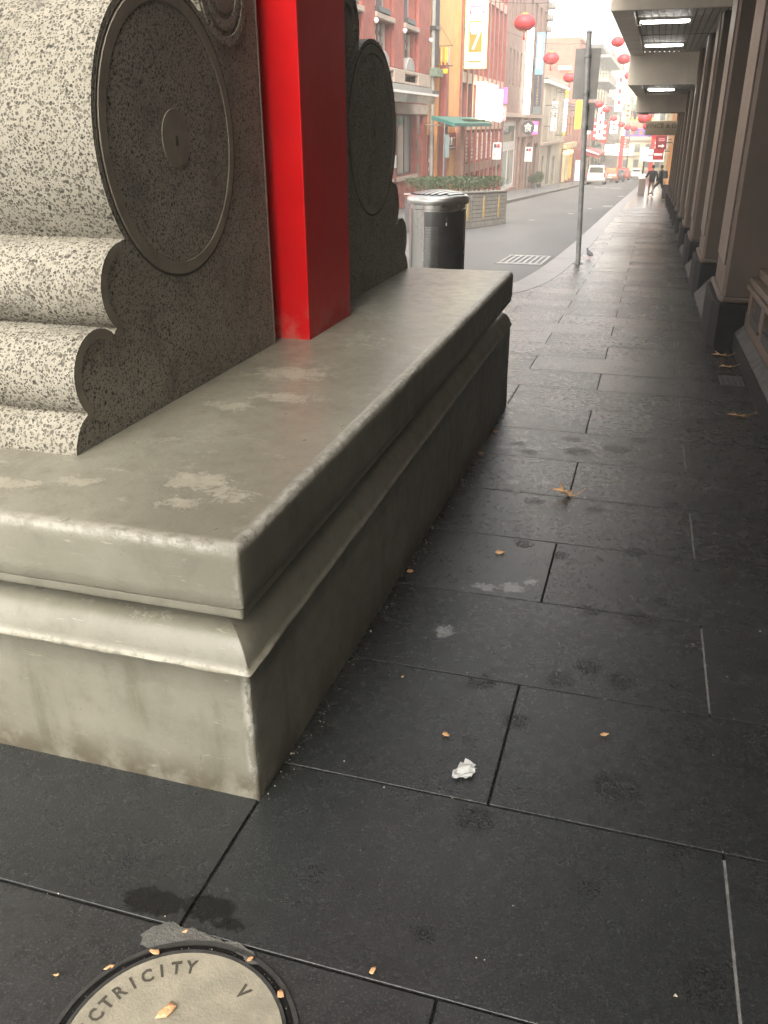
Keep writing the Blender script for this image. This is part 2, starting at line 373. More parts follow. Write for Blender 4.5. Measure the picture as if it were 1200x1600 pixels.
M['car_red'] = mat("red_car_paint", (.42, .05, .04), .3, var=.05)
M['tyre'] = mat("tyre_rubber", (.018, .018, .018), .8, var=.2)
M['tail_red'] = mat("tail_light", (.5, .02, .02), .25, var=.1)
M['skin'] = mat("skin", (.40, .23, .16), .55, var=.08)
M['hair'] = mat("dark_hair", (.02, .016, .013), .55, var=.2)
M['khaki'] = mat("khaki_trousers", (.22, .17, .13), .75, var=.15, scale=20)
M['paper'] = mat("white_tissue", (.42, .42, .41), .8, var=.05, scale=40, bump=.4, bscale=90)
M['bird'] = mat("pigeon_feathers", (.10, .10, .115), .6, var=.35, scale=30)
M['bark'] = mat("plant_stem", (.10, .075, .05), .8)
M['line'] = mat("worn_line_paint", (.34, .34, .33), .65, var=.25, scale=5, dirt=.4)

# ------------------------------------------------------------------ mesh helpers
ORG = {}
class MB:
    """collects faces in world (or local) coordinates and links them as ONE mesh object"""
    def __init__(s): s.v = []; s.f = []; s.sm = []
    def quad(s, *p, smooth=False):
        n = len(s.v); s.v += [tuple(q) for q in p]; s.f.append(tuple(range(n, n + len(p)))); s.sm.append(smooth)
    def box(s, x0, x1, y0, y1, z0, z1, slope=False):
        n = len(s.v)
        for z in (z0, z1):
            for x, y in ((x0, y0), (x1, y0), (x1, y1), (x0, y1)):
                s.v.append((x, y, z + (gz(y) if slope else 0)))
        for f in ((0, 3, 2, 1), (4, 5, 6, 7), (0, 1, 5, 4), (1, 2, 6, 5), (2, 3, 7, 6), (3, 0, 4, 7)):
            s.f.append(tuple(n + i for i in f)); s.sm.append(False)
    def prism(s, poly, a0, a1, axis='x', smooth=False, caps=True):
        """poly: (u,v) points; axis x: (y,z), y: (x,z), z: (x,y)"""
        def P(u, v, a): return {'x': (a, u, v), 'y': (u, a, v), 'z': (u, v, a)}[axis]
        n = len(s.v); k = len(poly)
        for a in (a0, a1): s.v += [P(u, v, a) for u, v in poly]
        for i in range(k):
            j = (i + 1) % k
            s.f.append((n + i, n + j, n + k + j, n + k + i)); s.sm.append(smooth)
        if caps:
            s.f.append(tuple(n + i for i in reversed(range(k)))); s.sm.append(False)
            s.f.append(tuple(n + k + i for i in range(k))); s.sm.append(False)
    def tube(s, pts, r, seg=8, caps=True):
        pts = [Vector(p) for p in pts]; rs = r if isinstance(r, (list, tuple)) else [r] * len(pts)
        n = len(s.v)
        for i, p in enumerate(pts):
            d = (pts[min(i + 1, len(pts) - 1)] - pts[max(i - 1, 0)]).normalized()
            a = d.orthogonal().normalized() if abs(d.z) > .99 else d.cross(Vector((0, 0, 1))).normalized()
            b = d.cross(a)
            for k in range(seg):
                t = 2 * math.pi * k / seg
                s.v.append(tuple(p + (a * math.cos(t) + b * math.sin(t)) * rs[i]))
        for i in range(len(pts) - 1):
            for k in range(seg):
                q = (k + 1) % seg
                s.f.append((n + i * seg + k, n + i * seg + q, n + (i + 1) * seg + q, n + (i + 1) * seg + k)); s.sm.append(True)
        if caps:
            s.f.append(tuple(n + k for k in reversed(range(seg)))); s.sm.append(False)
            e = n + (len(pts) - 1) * seg
            s.f.append(tuple(e + k for k in range(seg))); s.sm.append(False)
    def lathe(s, prof, c=(0, 0, 0), seg=32, a0=0, a1=2 * math.pi, sx=1, sy=1):
        n = len(s.v); full = abs(a1 - a0 - 2 * math.pi) < 1e-6; cols = seg if full else seg + 1
        for (r, z) in prof:
            for k in range(cols):
                t = a0 + (a1 - a0) * k / seg
                s.v.append((c[0] + r * math.cos(t) * sx, c[1] + r * math.sin(t) * sy, c[2] + z))
        for i in range(len(prof) - 1):
            for k in range(seg):
                q = (k + 1) % cols
                s.f.append((n + i * cols + k, n + i * cols + q, n + (i + 1) * cols + q, n + (i + 1) * cols + k)); s.sm.append(True)
    def disc_x(s, x, cy, cz, r, seg=24):
        s.quad(*[(x, cy + r * math.cos(2 * math.pi * k / seg), cz + r * math.sin(2 * math.pi * k / seg)) for k in range(seg)])
    def build(s, name, material, parent=None, bevel=0, sharp=40, local=False, weld=True, rigid=False):
        me = bpy.data.meshes.new(name)
        off = Vector((0, 0, 0)) if (local or parent is None) else ORG.get(parent.name, Vector((0, 0, 0)))
        me.from_pydata([tuple(Vector(v) - off) for v in s.v], [], s.f)
        bm = bmesh.new(); bm.from_mesh(me)
        for f, k in zip(bm.faces, s.sm): f.smooth = k
        if weld: bmesh.ops.remove_doubles(bm, verts=bm.verts, dist=1e-5)
        bmesh.ops.recalc_face_normals(bm, faces=bm.faces)
        if bevel:
            ed = [e for e in bm.edges if len(e.link_faces) == 2 and e.calc_face_angle(0) > .5]
            bmesh.ops.bevel(bm, geom=ed, offset=bevel, segments=2, profile=.6, affect='EDGES', clamp_overlap=True)
        for e in bm.edges:
            if len(e.link_faces) == 2 and e.calc_face_angle(0) > math.radians(sharp): e.smooth = False
        bm.to_mesh(me); bm.free()
        me.materials.append(material)
        o = bpy.data.objects.new(name, me); COL.objects.link(o)
        if parent is not None:
            o.parent = parent; ORG[o.name] = off
        else: ORG[o.name] = Vector((0, 0, 0))
        return o

def tag(o, label, cat, group=None):
    o['label'] = label; o['category'] = cat
    if group: o['group'] = group
    return o
def thing(name, label, cat, loc, group=None, rz=0):
    o = bpy.data.objects.new(name, None); COL.objects.link(o); o.location = loc; o.rotation_euler = (0, 0, rz)
    o.empty_display_size = .2
    ORG[o.name] = Vector(loc)
    return tag(o, label, cat, group)
def struct(o, kind='structure'): o['kind'] = kind; return o
def kids(o): return list(o.children)
def dup(root, loc, rz=None, label=None, group=None, scale=None):
    r = root.copy(); COL.objects.link(r); r.location = loc
    if rz is not None: r.rotation_euler = (0, 0, rz)
    if scale: r.scale = (scale,) * 3
    if label: r['label'] = label
    if group: r['group'] = group
    for ch in kids(root):
        c = ch.copy(); COL.objects.link(c); c.parent = r
        for g in kids(ch):
            d = g.copy(); COL.objects.link(d); d.parent = c
    return r
def text(name, body, size, material, parent, loc, facing='-y', ext=.004, sx=1.0, roll=0, shear=0, bold=0):
    cu = bpy.data.curves.new(name, 'FONT'); cu.body = body; cu.offset = bold; cu.size = size; cu.extrude = ext
    cu.align_x = 'CENTER'; cu.align_y = 'CENTER'; cu.resolution_u = 2; cu.shear = shear
    ob = bpy.data.objects.new(name, cu); COL.objects.link(ob)
    dg = bpy.context.evaluated_depsgraph_get()
    me = bpy.data.meshes.new_from_object(ob.evaluated_get(dg)); bpy.data.objects.remove(ob)
    ax = {'-y': ((1, 0, 0), (0, 0, 1), (0, -1, 0)), '+x': ((0, 1, 0), (0, 0, 1), (1, 0, 0)), '-x': ((0, -1, 0), (0, 0, 1), (-1, 0, 0)),
          'up': ((1, 0, 0), (0, 1, 0), (0, 0, 1))}[facing]
    m = Matrix((ax[0], ax[1], ax[2])).transposed().to_4x4()
    off = ORG.get(parent.name, Vector((0, 0, 0)))
    me.transform(Matrix.Translation(Vector(loc) - off) @ m @ Matrix.Rotation(roll, 4, 'Z') @ Matrix.Diagonal((sx, 1, 1, 1)))
    me.materials.clear(); me.materials.append(material)
    o = bpy.data.objects.new(name, me); COL.objects.link(o); o.parent = parent; ORG[o.name] = off
    return o
def wall(mb, x, y0, y1, z0, z1, ops, depth, xback, sgn=1):
    """a wall in the plane x (facing +x when sgn=1) with rectangular openings (y0,y1,z0,z1) cut out of it, their reveals, ends and top"""
    ys = sorted({y0, y1, *[o[0] for o in ops], *[o[1] for o in ops]}); zs = sorted({z0, z1, *[o[2] for o in ops], *[o[3] for o in ops]})
    for a, b in zip(ys, ys[1:]):
        for c, d in zip(zs, zs[1:]):
            my, mz = (a + b) / 2, (c + d) / 2
            if any(o[0] < my < o[1] and o[2] < mz < o[3] for o in ops): continue
            mb.quad((x, a, c), (x, b, c), (x, b, d), (x, a, d))
    for (a, b, c, d) in ops:
        xi = x - sgn * depth
        mb.quad((x, a, c), (x, b, c), (xi, b, c), (xi, a, c)); mb.quad((x, a, d), (x, b, d), (xi, b, d), (xi, a, d))
        mb.quad((x, a, c), (x, a, d), (xi, a, d), (xi, a, c)); mb.quad((x, b, c), (x, b, d), (xi, b, d), (xi, b, c))
        mb.quad((xi, a, c), (xi, b, c), (xi, b, d), (xi, a, d))
    mb.quad((x, y0, z1), (x, y1, z1), (xback, y1, z1), (xback, y0, z1))
    mb.quad((x, y0, z0), (x, y0, z1), (xback, y0, z1), (xback, y0, z0)); mb.quad((x, y1, z0), (x, y1, z1), (xback, y1, z1), (xback, y1, z0))
    mb.quad((xback, y0, z0), (xback, y1, z0), (xback, y1, z1), (xback, y0, z1))
def window(par, x, y0, y1, z0, z1, depth, fm, gm, nv=1, nh=1, bar=.05, sgn=1, name='window'):
    """frame with mullions in a wall opening, its pane a sub-part"""
    a = x - sgn * (depth - .01); b = x - sgn * (depth - .07)
    lo, hi = min(a, b), max(a, b)
    m = MB(); m.box(lo, hi, y0, y0 + bar, z0, z1); m.box(lo, hi, y1 - bar, y1, z0, z1)
    m.box(lo, hi, y0 + bar, y1 - bar, z0, z0 + bar); m.box(lo, hi, y0 + bar, y1 - bar, z1 - bar, z1)
    for i in range(1, nv):
        yy = y0 + (y1 - y0) * i / nv; m.box(lo, hi, yy - bar / 2, yy + bar / 2, z0 + bar, z1 - bar)
    for i in range(1, nh):
        zz = z0 + (z1 - z0) * i / nh; m.box(lo + .004, hi - .004, y0 + bar, y1 - bar, zz - bar / 2, zz + bar / 2)
    f = m.build(name, fm, par, weld=False)
    g = MB(); c = x - sgn * (depth - .035); g.box(c - .008, c + .008, y0 + .01, y1 - .01, z0 + .01, z1 - .01)
    g.build('pane', gm, f)
    return f
def arc(cy, cz, r, a0, a1, n):
    return [(cy + r * math.cos(math.radians(a0 + (a1 - a0) * i / n)), cz + r * math.sin(math.radians(a0 + (a1 - a0) * i / n))) for i in range(n + 1)]

#==BODY==
# ================================================================== THE GROUND
def strip(mb, pts_l, pts_r, dz):
    for (a, b), (c, d) in zip(zip(pts_l, pts_r), zip(pts_l[1:], pts_r[1:])):
        mb.quad((a[0], a[1], gz(a[1]) + dz), (b[0], b[1], gz(b[1]) + dz), (d[0], d[1], gz(d[1]) + dz), (c[0], c[1], gz(c[1]) + dz))
g = MB(); g.quad((-500, -300, gz(-300) - .30), (500, -300, gz(-300) - .30), (500, 900, gz(900) - .30), (-500, 900, gz(900) - .30))
struct(g.build('ground', M['asphalt']))
g = MB()
YS = [-60, -20, 0, 10, 20, 30, 40, 60, 80, 100, 130, 160, 200, 260]
strip(g, [(-7.4, y) for y in YS], [(-1.3, y) for y in YS], -.10)
strip(g, [(-60, y) for y in (-60, -20, 0, 8, 16)], [(-7.4, y) for y in (-60, -20, 0, 8, 16)], -.10)
road = struct(g.build('road', M['asphalt']))
g = MB()
for (x, y, a, b) in [(-3.2, 84, .5, 2.2), (-4.6, 86, .6, 1.8), (-1.95, 44, .22, 1.0), (-1.9, 60, .22, 1.4), (-3.0, 36, .1, .4), (-2.6, 41, .1, .5), (-3.9, 31, .1, .3)]:
    g.quad(*[(px, py, gz(py) - .096) for px, py in ((x - a, y - b / 2), (x + a, y - b / 2), (x + a, y + b / 2), (x - a, y + b / 2))])
for i in range(5):
    g.quad(*[(px, py, gz(py) - .096) for px, py in ((-6.4 + i * 1.0, 128), (-6.0 + i * 1.0, 128), (-6.0 + i * 1.0, 131), (-6.4 + i * 1.0, 131))])
struct(g.build('road_marking', M['line'], road), 'structure')
# footpath bed with its kerb line curving out round the arch
KO = [(-1.35, 260), (-1.38, 100), (-1.5, 60), (-1.57, 42), (-1.59, 28), (-1.60, 21), (-1.64, 17), (-1.70, 14.6), (-1.80, 13.0), (-1.98, 12.1), (-2.35, 11.35), (-3.0, 10.85), (-4.2, 10.6), (-6.6, 10.5), (-6.6, -60)]
def inner(k):
    out = []
    for i, p in enumerate(KO):
        a = Vector(KO[max(i - 1, 0)]); b = Vector(KO[min(i + 1, len(KO) - 1)])
        d = (b - a).normalized(); n = Vector((-d.y, d.x))
        q = Vector(p) + n * k; out.append((q.x, q.y))
    return out
KI = inner(.44)
g = MB()
poly = [(p[0], p[1]) for p in KI] + [(1.3, -60)] + [(1.3, y) for y in (0, 60, 260)]
n = len(g.v)
g.quad(*[(x, y, gz(y) - .0062) for x, y in poly])
footpath = struct(g.build('footpath', M['grout'], weld=False))
# kerb stones along the curve: one piece after another
def resample(pts, step):
    out = [Vector(pts[0])]; acc = 0
    for a, b in zip(pts, pts[1:]):
        a, b = Vector(a), Vector(b); L = (b - a).length; t = step - acc
        while t <= L: out.append(a + (b - a) * (t / L)); t += step
        acc = (acc + L) % step
    return out
near_o = [p for p in KO if p[1] <= 42.5][:-1]
fine_o = resample(near_o, .2)
def nrm(pts, i):
    d = (pts[min(i + 1, len(pts) - 1)] - pts[max(i - 1, 0)]).normalized(); return Vector((-d.y, d.x))
STEP = 6
for i in range(0, len(fine_o) - STEP, STEP):
    if fine_o[i].x < -5.5: break
    m = MB(); idx = list(range(i, i + STEP + 1, 2)); jz = R_.uniform(.004, .006)
    O = [fine_o[k].copy() for k in idx]; N = [nrm(fine_o, k) for k in idx]
    d = (O[1] - O[0]).normalized() * .004; O[0] = O[0] + d; O[-1] = O[-1] - d
    def P(k, off, z): q = O[k] + N[k] * off; return (q.x, q.y, gz(q.y) + z + jz)
    prof = [(.0, -.2), (.0, -.012), (.012, 0), (.436, 0), (.436, -.03)]
    for k in range(len(idx) - 1):
        for (a, za), (b, zb) in zip(prof, prof[1:]): m.quad(P(k, a, za), P(k + 1, a, za), P(k + 1, b, zb), P(k, b, zb))
    for k in (0, len(idx) - 1): m.quad(*[P(k, a, z) for a, z in prof])
    m.build('kerb_stone', M['kerb'], footpath)
g = MB(); far_o = [p for p in KO if p[1] >= 42]
fo, fi = far_o, KI[:len(far_o)]
strip(g, fo, fi, 0.0)
for a, b in zip(fo, fo[1:]): g.quad((a[0], a[1], gz(a[1])), (b[0], b[1], gz(b[1])), (b[0], b[1], gz(b[1]) - .2), (a[0], a[1], gz(a[1]) - .2))
g.build('kerb_run', M['kerb'], footpath)
# paving slabs 1.2 x 0.6 m in running bond; each one a piece
PV = {}
def paver_mesh(wd, dp=.6):
    k = (round(wd, 3), dp)
    if k in PV: return PV[k]
    m = MB(); gx = .0036; c = .0014
    x0, x1, y0, y1 = gx, wd - gx, gx, dp - gx
    lo = [(x0, y0), (x1, y0), (x1, y1), (x0, y1)]; hi = [(x0 + c, y0 + c), (x1 - c, y0 + c), (x1 - c, y1 - c), (x0 + c, y1 - c)]
    A = [(x, y, S * y - .03) for x, y in lo]; B = [(x, y, S * y - c * .8) for x, y in lo]; T = [(x, y, S * y) for x, y in hi]
    for i in range(4):
        j = (i + 1) % 4
        m.quad(A[i], A[j], B[j], B[i]); m.quad(B[i], B[j], T[j], T[i])
    m.quad(*T)
    me = bpy.data.meshes.new('paver'); me.from_pydata(m.v, [], m.f); me.materials.append(M['paver']); PV[k] = me
    return me
def kerb_in(y):
    best = None
    for a, b in zip(KI, KI[1:]):
        lo, hi = sorted((a[1], b[1]))
        if lo <= y <= hi and abs(a[1] - b[1]) > 1e-6:
            x = a[0] + (b[0] - a[0]) * (y - a[1]) / (b[1] - a[1])
            if best is None or x > best: best = x
    return best if best is not None else KI[0][0]
joints = MB()
for k in range(-5, 65):
    y = 1.155 + .6 * k
    xr = .905
    xl = -3.3 if y < 1.3 else (-.95 if y < 5.6 else (-3.2 if y < 10.0 else None))
    if xl is None: xl = min(kerb_in(y), kerb_in(y + .6)) - .03 if y > 11.3 else -2.3
    st = (-.836 if k % 2 == 0 else -.236)
    x = st - 1.2 * 4
    while x < xr:
        a, b = max(x, xl), min(x + 1.2, xr)
        if b - a > .06:
            o = bpy.data.objects.new('paver', paver_mesh(b - a)); COL.objects.link(o)
            o.parent = footpath; o.location = (a, y, gz(y) + R_.uniform(-.0011, .0011))
        x += 1.2
    if k % 2 == 0:     # the column of joints on the wall side is pointed with paler mortar
        joints.quad((.3605, y + .02, gz(y + .02) - .003), (.3675, y + .02, gz(y + .02) - .003), (.3675, y + .58, gz(y + .58) - .003), (.3605, y + .58, gz(y + .58) - .003))
joints.build('pointing', M['pale_grout'], footpath)
g = MB(); yy = 1.155 + .6 * 65
FY = [yy, 42, 60, 100, 260]
strip(g, [(kerb_in(y) + .004, y) for y in FY], [(1.1, y) for y in FY], 0.0)
g.build('paving_beyond', M['far_paving'], footpath)
# plaza behind the camera and left of the arch, and the far footpath
g = MB()
strip(g, [(-6.2, y) for y in (-60, -1.85)], [(40, y) for y in (-60, -1.85)], 0.0)
strip(g, [(-6.2, y) for y in (-1.85, 5, 10.4)], [(-3.31, y) for y in (-1.85, 5, 10.4)], 0.0)
g.build('paving_plaza', M['far_paving'], footpath)
g = MB()
LY = [16, 30, 45, 60, 80, 100, 130, 160, 200, 260]
strip(g, [(-10.2, y) for y in LY], [(-7.2, y) for y in LY], .03)
lfp = struct(g.build('left_footpath', M['left_path']))
g = MB()
strip(g, [(-7.2, y) for y in LY], [(-6.9, y) for y in LY], .034)
for a, b in zip(LY, LY[1:]): g.quad((-6.9, a, gz(a) + .034), (-6.9, b, gz(b) + .034), (-6.9, b, gz(b) - .2), (-6.9, a, gz(a) - .2))
g.build('kerb_run', M['kerb'], lfp)
# drain grate in the road
dg_ = thing('drain_grate', 'slotted drain grate with pale bars in the road by the kerb', 'drain grate', (-2.25, 17.3, gz(17.3) - .1))
m = MB(); m.box(-2.72, -1.80, 16.4, 18.25, -.18, -.094, slope=True); m.build('pit_lid', M['charcoal'], dg_)
for i in range(8):
    m = MB(); x = -2.66 + i * .112; m.box(x, x + .036, 16.60, 18.05, -.100, -.084, slope=True); m.build('bar', M['grate_bar'], dg_)
for y in (16.5, 18.08):
    m = MB(); m.box(-2.68, -1.84, y, y + .07, -.100, -.083, slope=True); m.build('rim', M['grate_bar'], dg_)
# small channel grates in the footpath
ch = thing('channel_grate', 'short dark channel grate at the foot of the brown building', 'drain grate', (.78, 7.2, gz(7.2)))
m = MB(); m.box(.70, .884, 7.05, 7.40, -.01, .004, slope=True); m.build('frame', M['cast_iron'], ch)
for i in range(4):
    m = MB(); m.box(.71 + i * .044, .735 + i * .044, 7.09, 7.36, .002, .009, slope=True); m.build('bar', M['sill'], ch)
# ================================================================== ACCESS COVER
CX, CY, CR = -.706, .893, .224
cz = gz(CY)
cv = thing('access_cover', 'round concrete electricity cover set in the dark paving by the corner of the arch base', 'manhole cover', (CX, CY, cz))
def sl(x, y, z): return (x, y, gz(y) + z)
def ring(mb, r0, r1, z0, z1, seg=64):
    for k in range(seg):
        a, b = 2 * math.pi * k / seg, 2 * math.pi * (k + 1) / seg
        P = lambda r, t, z: sl(CX + r * math.cos(t), CY + r * math.sin(t), z)
        mb.quad(P(r0, a, z1), P(r1, a, z1), P(r1, b, z1), P(r0, b, z1)); mb.quad(P(r1, a, z1), P(r1, a, z0), P(r1, b, z0), P(r1, b, z1))
        if r0 > 0: mb.quad(P(r0, a, z1), P(r0, a, z0), P(r0, b, z0), P(r0, b, z1))
m = MB(); ring(m, .0, .218, -.01, .0075); m.build('concrete_infill', M['cover'], cv)
m = MB(); ring(m, .219, .226, -.01, .0085); m.build('rim', M['cast_iron'], cv)
m = MB(); ring(m, .226, .240, -.02, .003); m.build('gap_fill', M['grout'], cv)
m = MB(); ring(m, .241, .2505, -.02, .006); m.build('frame_ring', M['cast_iron'], cv)
for chx, ang, r in [(c, 203 - 9.7 * i, .180) for i, c in enumerate("ELECTRICITY")] + [('V', 62, .172)]:
    a = math.radians(ang); x, y = CX + r * math.cos(a), CY + r * math.sin(a)
    text('letter', chx, .042, M['letter'], cv, (x, y, gz(y) + .0078), 'up', ext=.0007, sx=.84, roll=a - math.pi / 2, bold=.0011)
for k in range(2):
    m = MB(); y0 = .78 + .05 * k
    m.tube([sl(-.70 + .03 * k, y0 + .06, .009), sl(-.67 + .03 * k, y0 + .06, .009)], .006, 6); m.build('lifting_key_slot', M['letter'], cv)
pm = MB(); base = [(-.895, 1.088), (-.905, 1.113), (-.892, 1.142), (-.858, 1.166), (-.83, 1.158), (-.805, 1.163), (-.756, 1.156), (-.72, 1.149), (-.69, 1.158), (-.65, 1.143), (-.625, 1.118), (-.648, 1.118), (-.70, 1.140), (-.77, 1.130), (-.83, 1.108), (-.862, 1.089)]
cen = (-.77, 1.135)
pts = []
for (x0, y0), (x1, y1) in zip(base, base[1:] + base[:1]):
    for t in (0, .33, .66):
        pts.append((x0 + (x1 - x0) * t + R_.uniform(-.004, .004), y0 + (y1 - y0) * t + R_.uniform(-.004, .004)))
pm.quad(*[sl(x, y, .0035) for x, y in pts]); po = pm.build('mortar_patch', M['mortar'], weld=False); tag(po, 'rough pale mortar patch smeared between the round cover and the slabs', 'mortar patch')

# ================================================================== ARCH BASE
X0, X1, Y0, Y1 = -3.03, -.835, 1.590, 5.865
def rect_loop(off, z, rc=.014, jit=0., seed=0):
    x0, x1, y0, y1 = X0 - off, X1 + off, Y0 - off, Y1 + off
    P = []
    def side(a, b, n):
        for i in range(n):
            t = i / n; P.append((a[0] + (b[0] - a[0]) * t, a[1] + (b[1] - a[1]) * t))
    def corner(cx, cy, a0):
        for i in range(3):
            t = math.radians(a0 + 30 * i); P.append((cx + rc * math.cos(t), cy + rc * math.sin(t)))
    corner(x1 - rc, y0 + rc, -90); side((x1, y0 + rc), (x1, y1 - rc), 90)
    corner(x1 - rc, y1 - rc, 0); side((x1 - rc, y1), (x0 + rc, y1), 30)
    corner(x0 + rc, y1 - rc, 90); side((x0, y1 - rc), (x0, y0 + rc), 30)
    corner(x0 + rc, y0 + rc, 180); side((x0 + rc, y0), (x1 - rc, y0), 60)
    out = []
    for (x, y) in P:
        n = mnoise.noise_vector((x * 9, y * 9, z * 40 + seed)) + mnoise.noise_vector((x * 31, y * 31, z * 70 + seed)) * .6
        out.append((x + n.x * jit, y + n.y * jit, z + n.z * jit))
    return out
def loft(prof, cap_top=False):
    mb = MB(); loops = [rect_loop(o, z, rc=(.003 if .36 < z < .505 else .010), jit=j) for o, z, j in prof]
    for A, B in zip(loops, loops[1:]):
        for i in range(len(A)):
            j = (i + 1) % len(A); mb.quad(A[i], A[j], B[j], B[i], smooth=True)
    if cap_top: mb.quad(*loops[-1])
    return mb
ab = thing('arch_base', 'taupe painted concrete base of the street arch with a projecting bench-like ledge', 'arch base', (-1.93, 3.73, gz(3.73)))
loft([(.004, -.45, 0), (.003, -.2, .002), (0, -.02, .001), (0, .1, .001), (0, .25, .0008), (0, .330, .0014), (.007, .337, .0026), (.010, .345, .0028), (.006, .353, .0022),
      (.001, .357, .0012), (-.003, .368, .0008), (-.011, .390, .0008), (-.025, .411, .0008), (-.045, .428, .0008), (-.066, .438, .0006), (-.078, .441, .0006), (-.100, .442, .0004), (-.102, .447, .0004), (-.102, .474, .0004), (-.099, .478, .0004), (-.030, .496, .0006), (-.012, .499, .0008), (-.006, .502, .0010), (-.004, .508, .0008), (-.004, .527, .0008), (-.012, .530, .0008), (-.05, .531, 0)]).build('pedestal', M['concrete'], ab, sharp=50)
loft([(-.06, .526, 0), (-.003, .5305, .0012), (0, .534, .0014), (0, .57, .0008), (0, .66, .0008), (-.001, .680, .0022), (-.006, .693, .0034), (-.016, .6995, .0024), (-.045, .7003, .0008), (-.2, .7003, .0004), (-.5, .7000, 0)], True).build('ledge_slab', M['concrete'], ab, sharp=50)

# ------------------------------------------------------------------ drum stones
def drum_profile():
    p = [(3.505, .695), (2.013, .695), (2.016, .722), (2.035, .758), (2.063, .788), (2.088, .800)]
    p += arc(2.195, .905, .138, 226, 48, 22)
    p += arc(2.39, 1.135, .140, 233, 92, 20)
    p += arc(2.785, 1.562, .468, 217, 58, 40)
    p += arc(3.22, 2.05, .19, 208, 62, 20)
    p += [(3.40, 2.26), (3.46, 2.33), (3.505, 2.40)]
    return p
DX = -1.565; DXL = -2.32; MIR = 7.84
def offset_in(poly, d):
    """inset of an open chain of the outline (clockwise outline: inside lies to the right of travel)"""
    out = []
    for i in range(len(poly)):
        a = Vector(poly[max(i - 1, 0)]); b = Vector(poly[min(i + 1, len(poly) - 1)])
        t = (b - a).normalized(); out.append(tuple(Vector(poly[i]) + Vector((t.y, -t.x)) * d))
    return out
def drum(label, mirror):
    my = (lambda y: MIR - y) if mirror else (lambda y: y)
    root = thing('drum_stone', label, 'drum stone', ((DX + DXL) / 2, my(2.8), .70))
    prof = drum_profile()
    m = MB(); m.prism([(my(y), z) for y, z in prof], DXL, DX, 'x', smooth=True)
    m.build('stone_body', M['aggregate'], root, sharp=28)
    # smooth cement margin that follows the outline on the side face
    chain = prof[5:27 + 20 + 1]
    for seg in (prof[5:28], prof[28:49]):
        ins = offset_in(seg, .030); m = MB()
        x = DX + .0025
        for (a, b, c, d) in zip(seg, seg[1:], ins[1:], ins):
            q = [(my(y), z) for y, z in (a, b, c, d)]
            m.quad(*[(x, y, z) for y, z in q])
            m.quad((x, *q[2]), (x, *q[3]), (DX - .004, *q[3]), (DX - .004, *q[2]))
        m.build('margin_band', M['cement'], root)
    def annulus(name, cy, cz, r0, r1, h, material, seg=56):
        m = MB(); cy = my(cy)
        for k in range(seg):
            a, b = 2 * math.pi * k / seg, 2 * math.pi * (k + 1) / seg
            P = lambda r, t, x: (x, cy + r * math.cos(t), cz + r * math.sin(t))
            rb, rt = r1, r1 - .003
            m.quad(P(rb, a, DX - .002), P(rb, b, DX - .002), P(rt, b, DX + h), P(rt, a, DX + h))
            if r0 > 0:
                m.quad(P(rt, a, DX + h), P(rt, b, DX + h), P(r0 + .003, b, DX + h), P(r0 + .003, a, DX + h))
                m.quad(P(r0 + .003, a, DX + h), P(r0 + .003, b, DX + h), P(r0, b, DX - .002), P(r0, a, DX - .002))
            else: m.quad(P(rt, a, DX + h), P(rt, b, DX + h), (DX + h, cy, cz))
        return m.build(name, material, root)
    annulus('groove_shade_ring', 2.785, 1.562, .440, .452, .0016, M['letter'])  # raised dark ring paints in the shade of a groove
    annulus('drum_rim', 2.785, 1.562, .397, .441, .0045, M['cement'])
    annulus('drum_face', 2.785, 1.562, 0, .396, .0025, M['aggregate'])
    annulus('hub', 2.787, 1.563, 0, .093, .005, M['cement'])
    m = MB(); cy = my(2.787); m.quad(*[(DX + .0062, cy + .010 * math.cos(t * .7854) + .005 * math.sin(t * 2.1), 1.555 + .018 * math.sin(t * .7854)) for t in range(8)])
    m.build('hole_shade_patch', M['letter'], root)  # dark patch on the hub paints in the shade of a hole
    for r0, r1 in ((.150, .186), (.098, .136), (.0, .082)):
        annulus('scroll_ring', 3.225, 2.05, r0, r1, .006, M['aggregate' if r0 > .05 else 'cement'], 40)
    return root
drum('pebbled concrete drum stone nearest the camera, left of the red post', False)
drum('pebbled concrete drum stone behind the red post, beside the steel bin', True)
# ------------------------------------------------------------------ red post
rp = thing('street_arch', 'tall glossy red square post of the street arch standing between two drum stones', 'street arch', (-1.73, 3.92, .70))
for x0, x1 in ((-2.03, -1.436), (-8.4, -7.8)):  # second post is unseen, added to carry the shading roof
    m = MB(); m.box(x0, x1, 3.617, 4.205, .690 if x0 > -5 else -.3, 5.9); m.build('post', M['red'], rp, bevel=.006)
m = MB(); m.box(-1.575, -1.5625, 3.5055, 3.512, .70, 2.38); m.build('mortar_seam', M['cement'], rp)
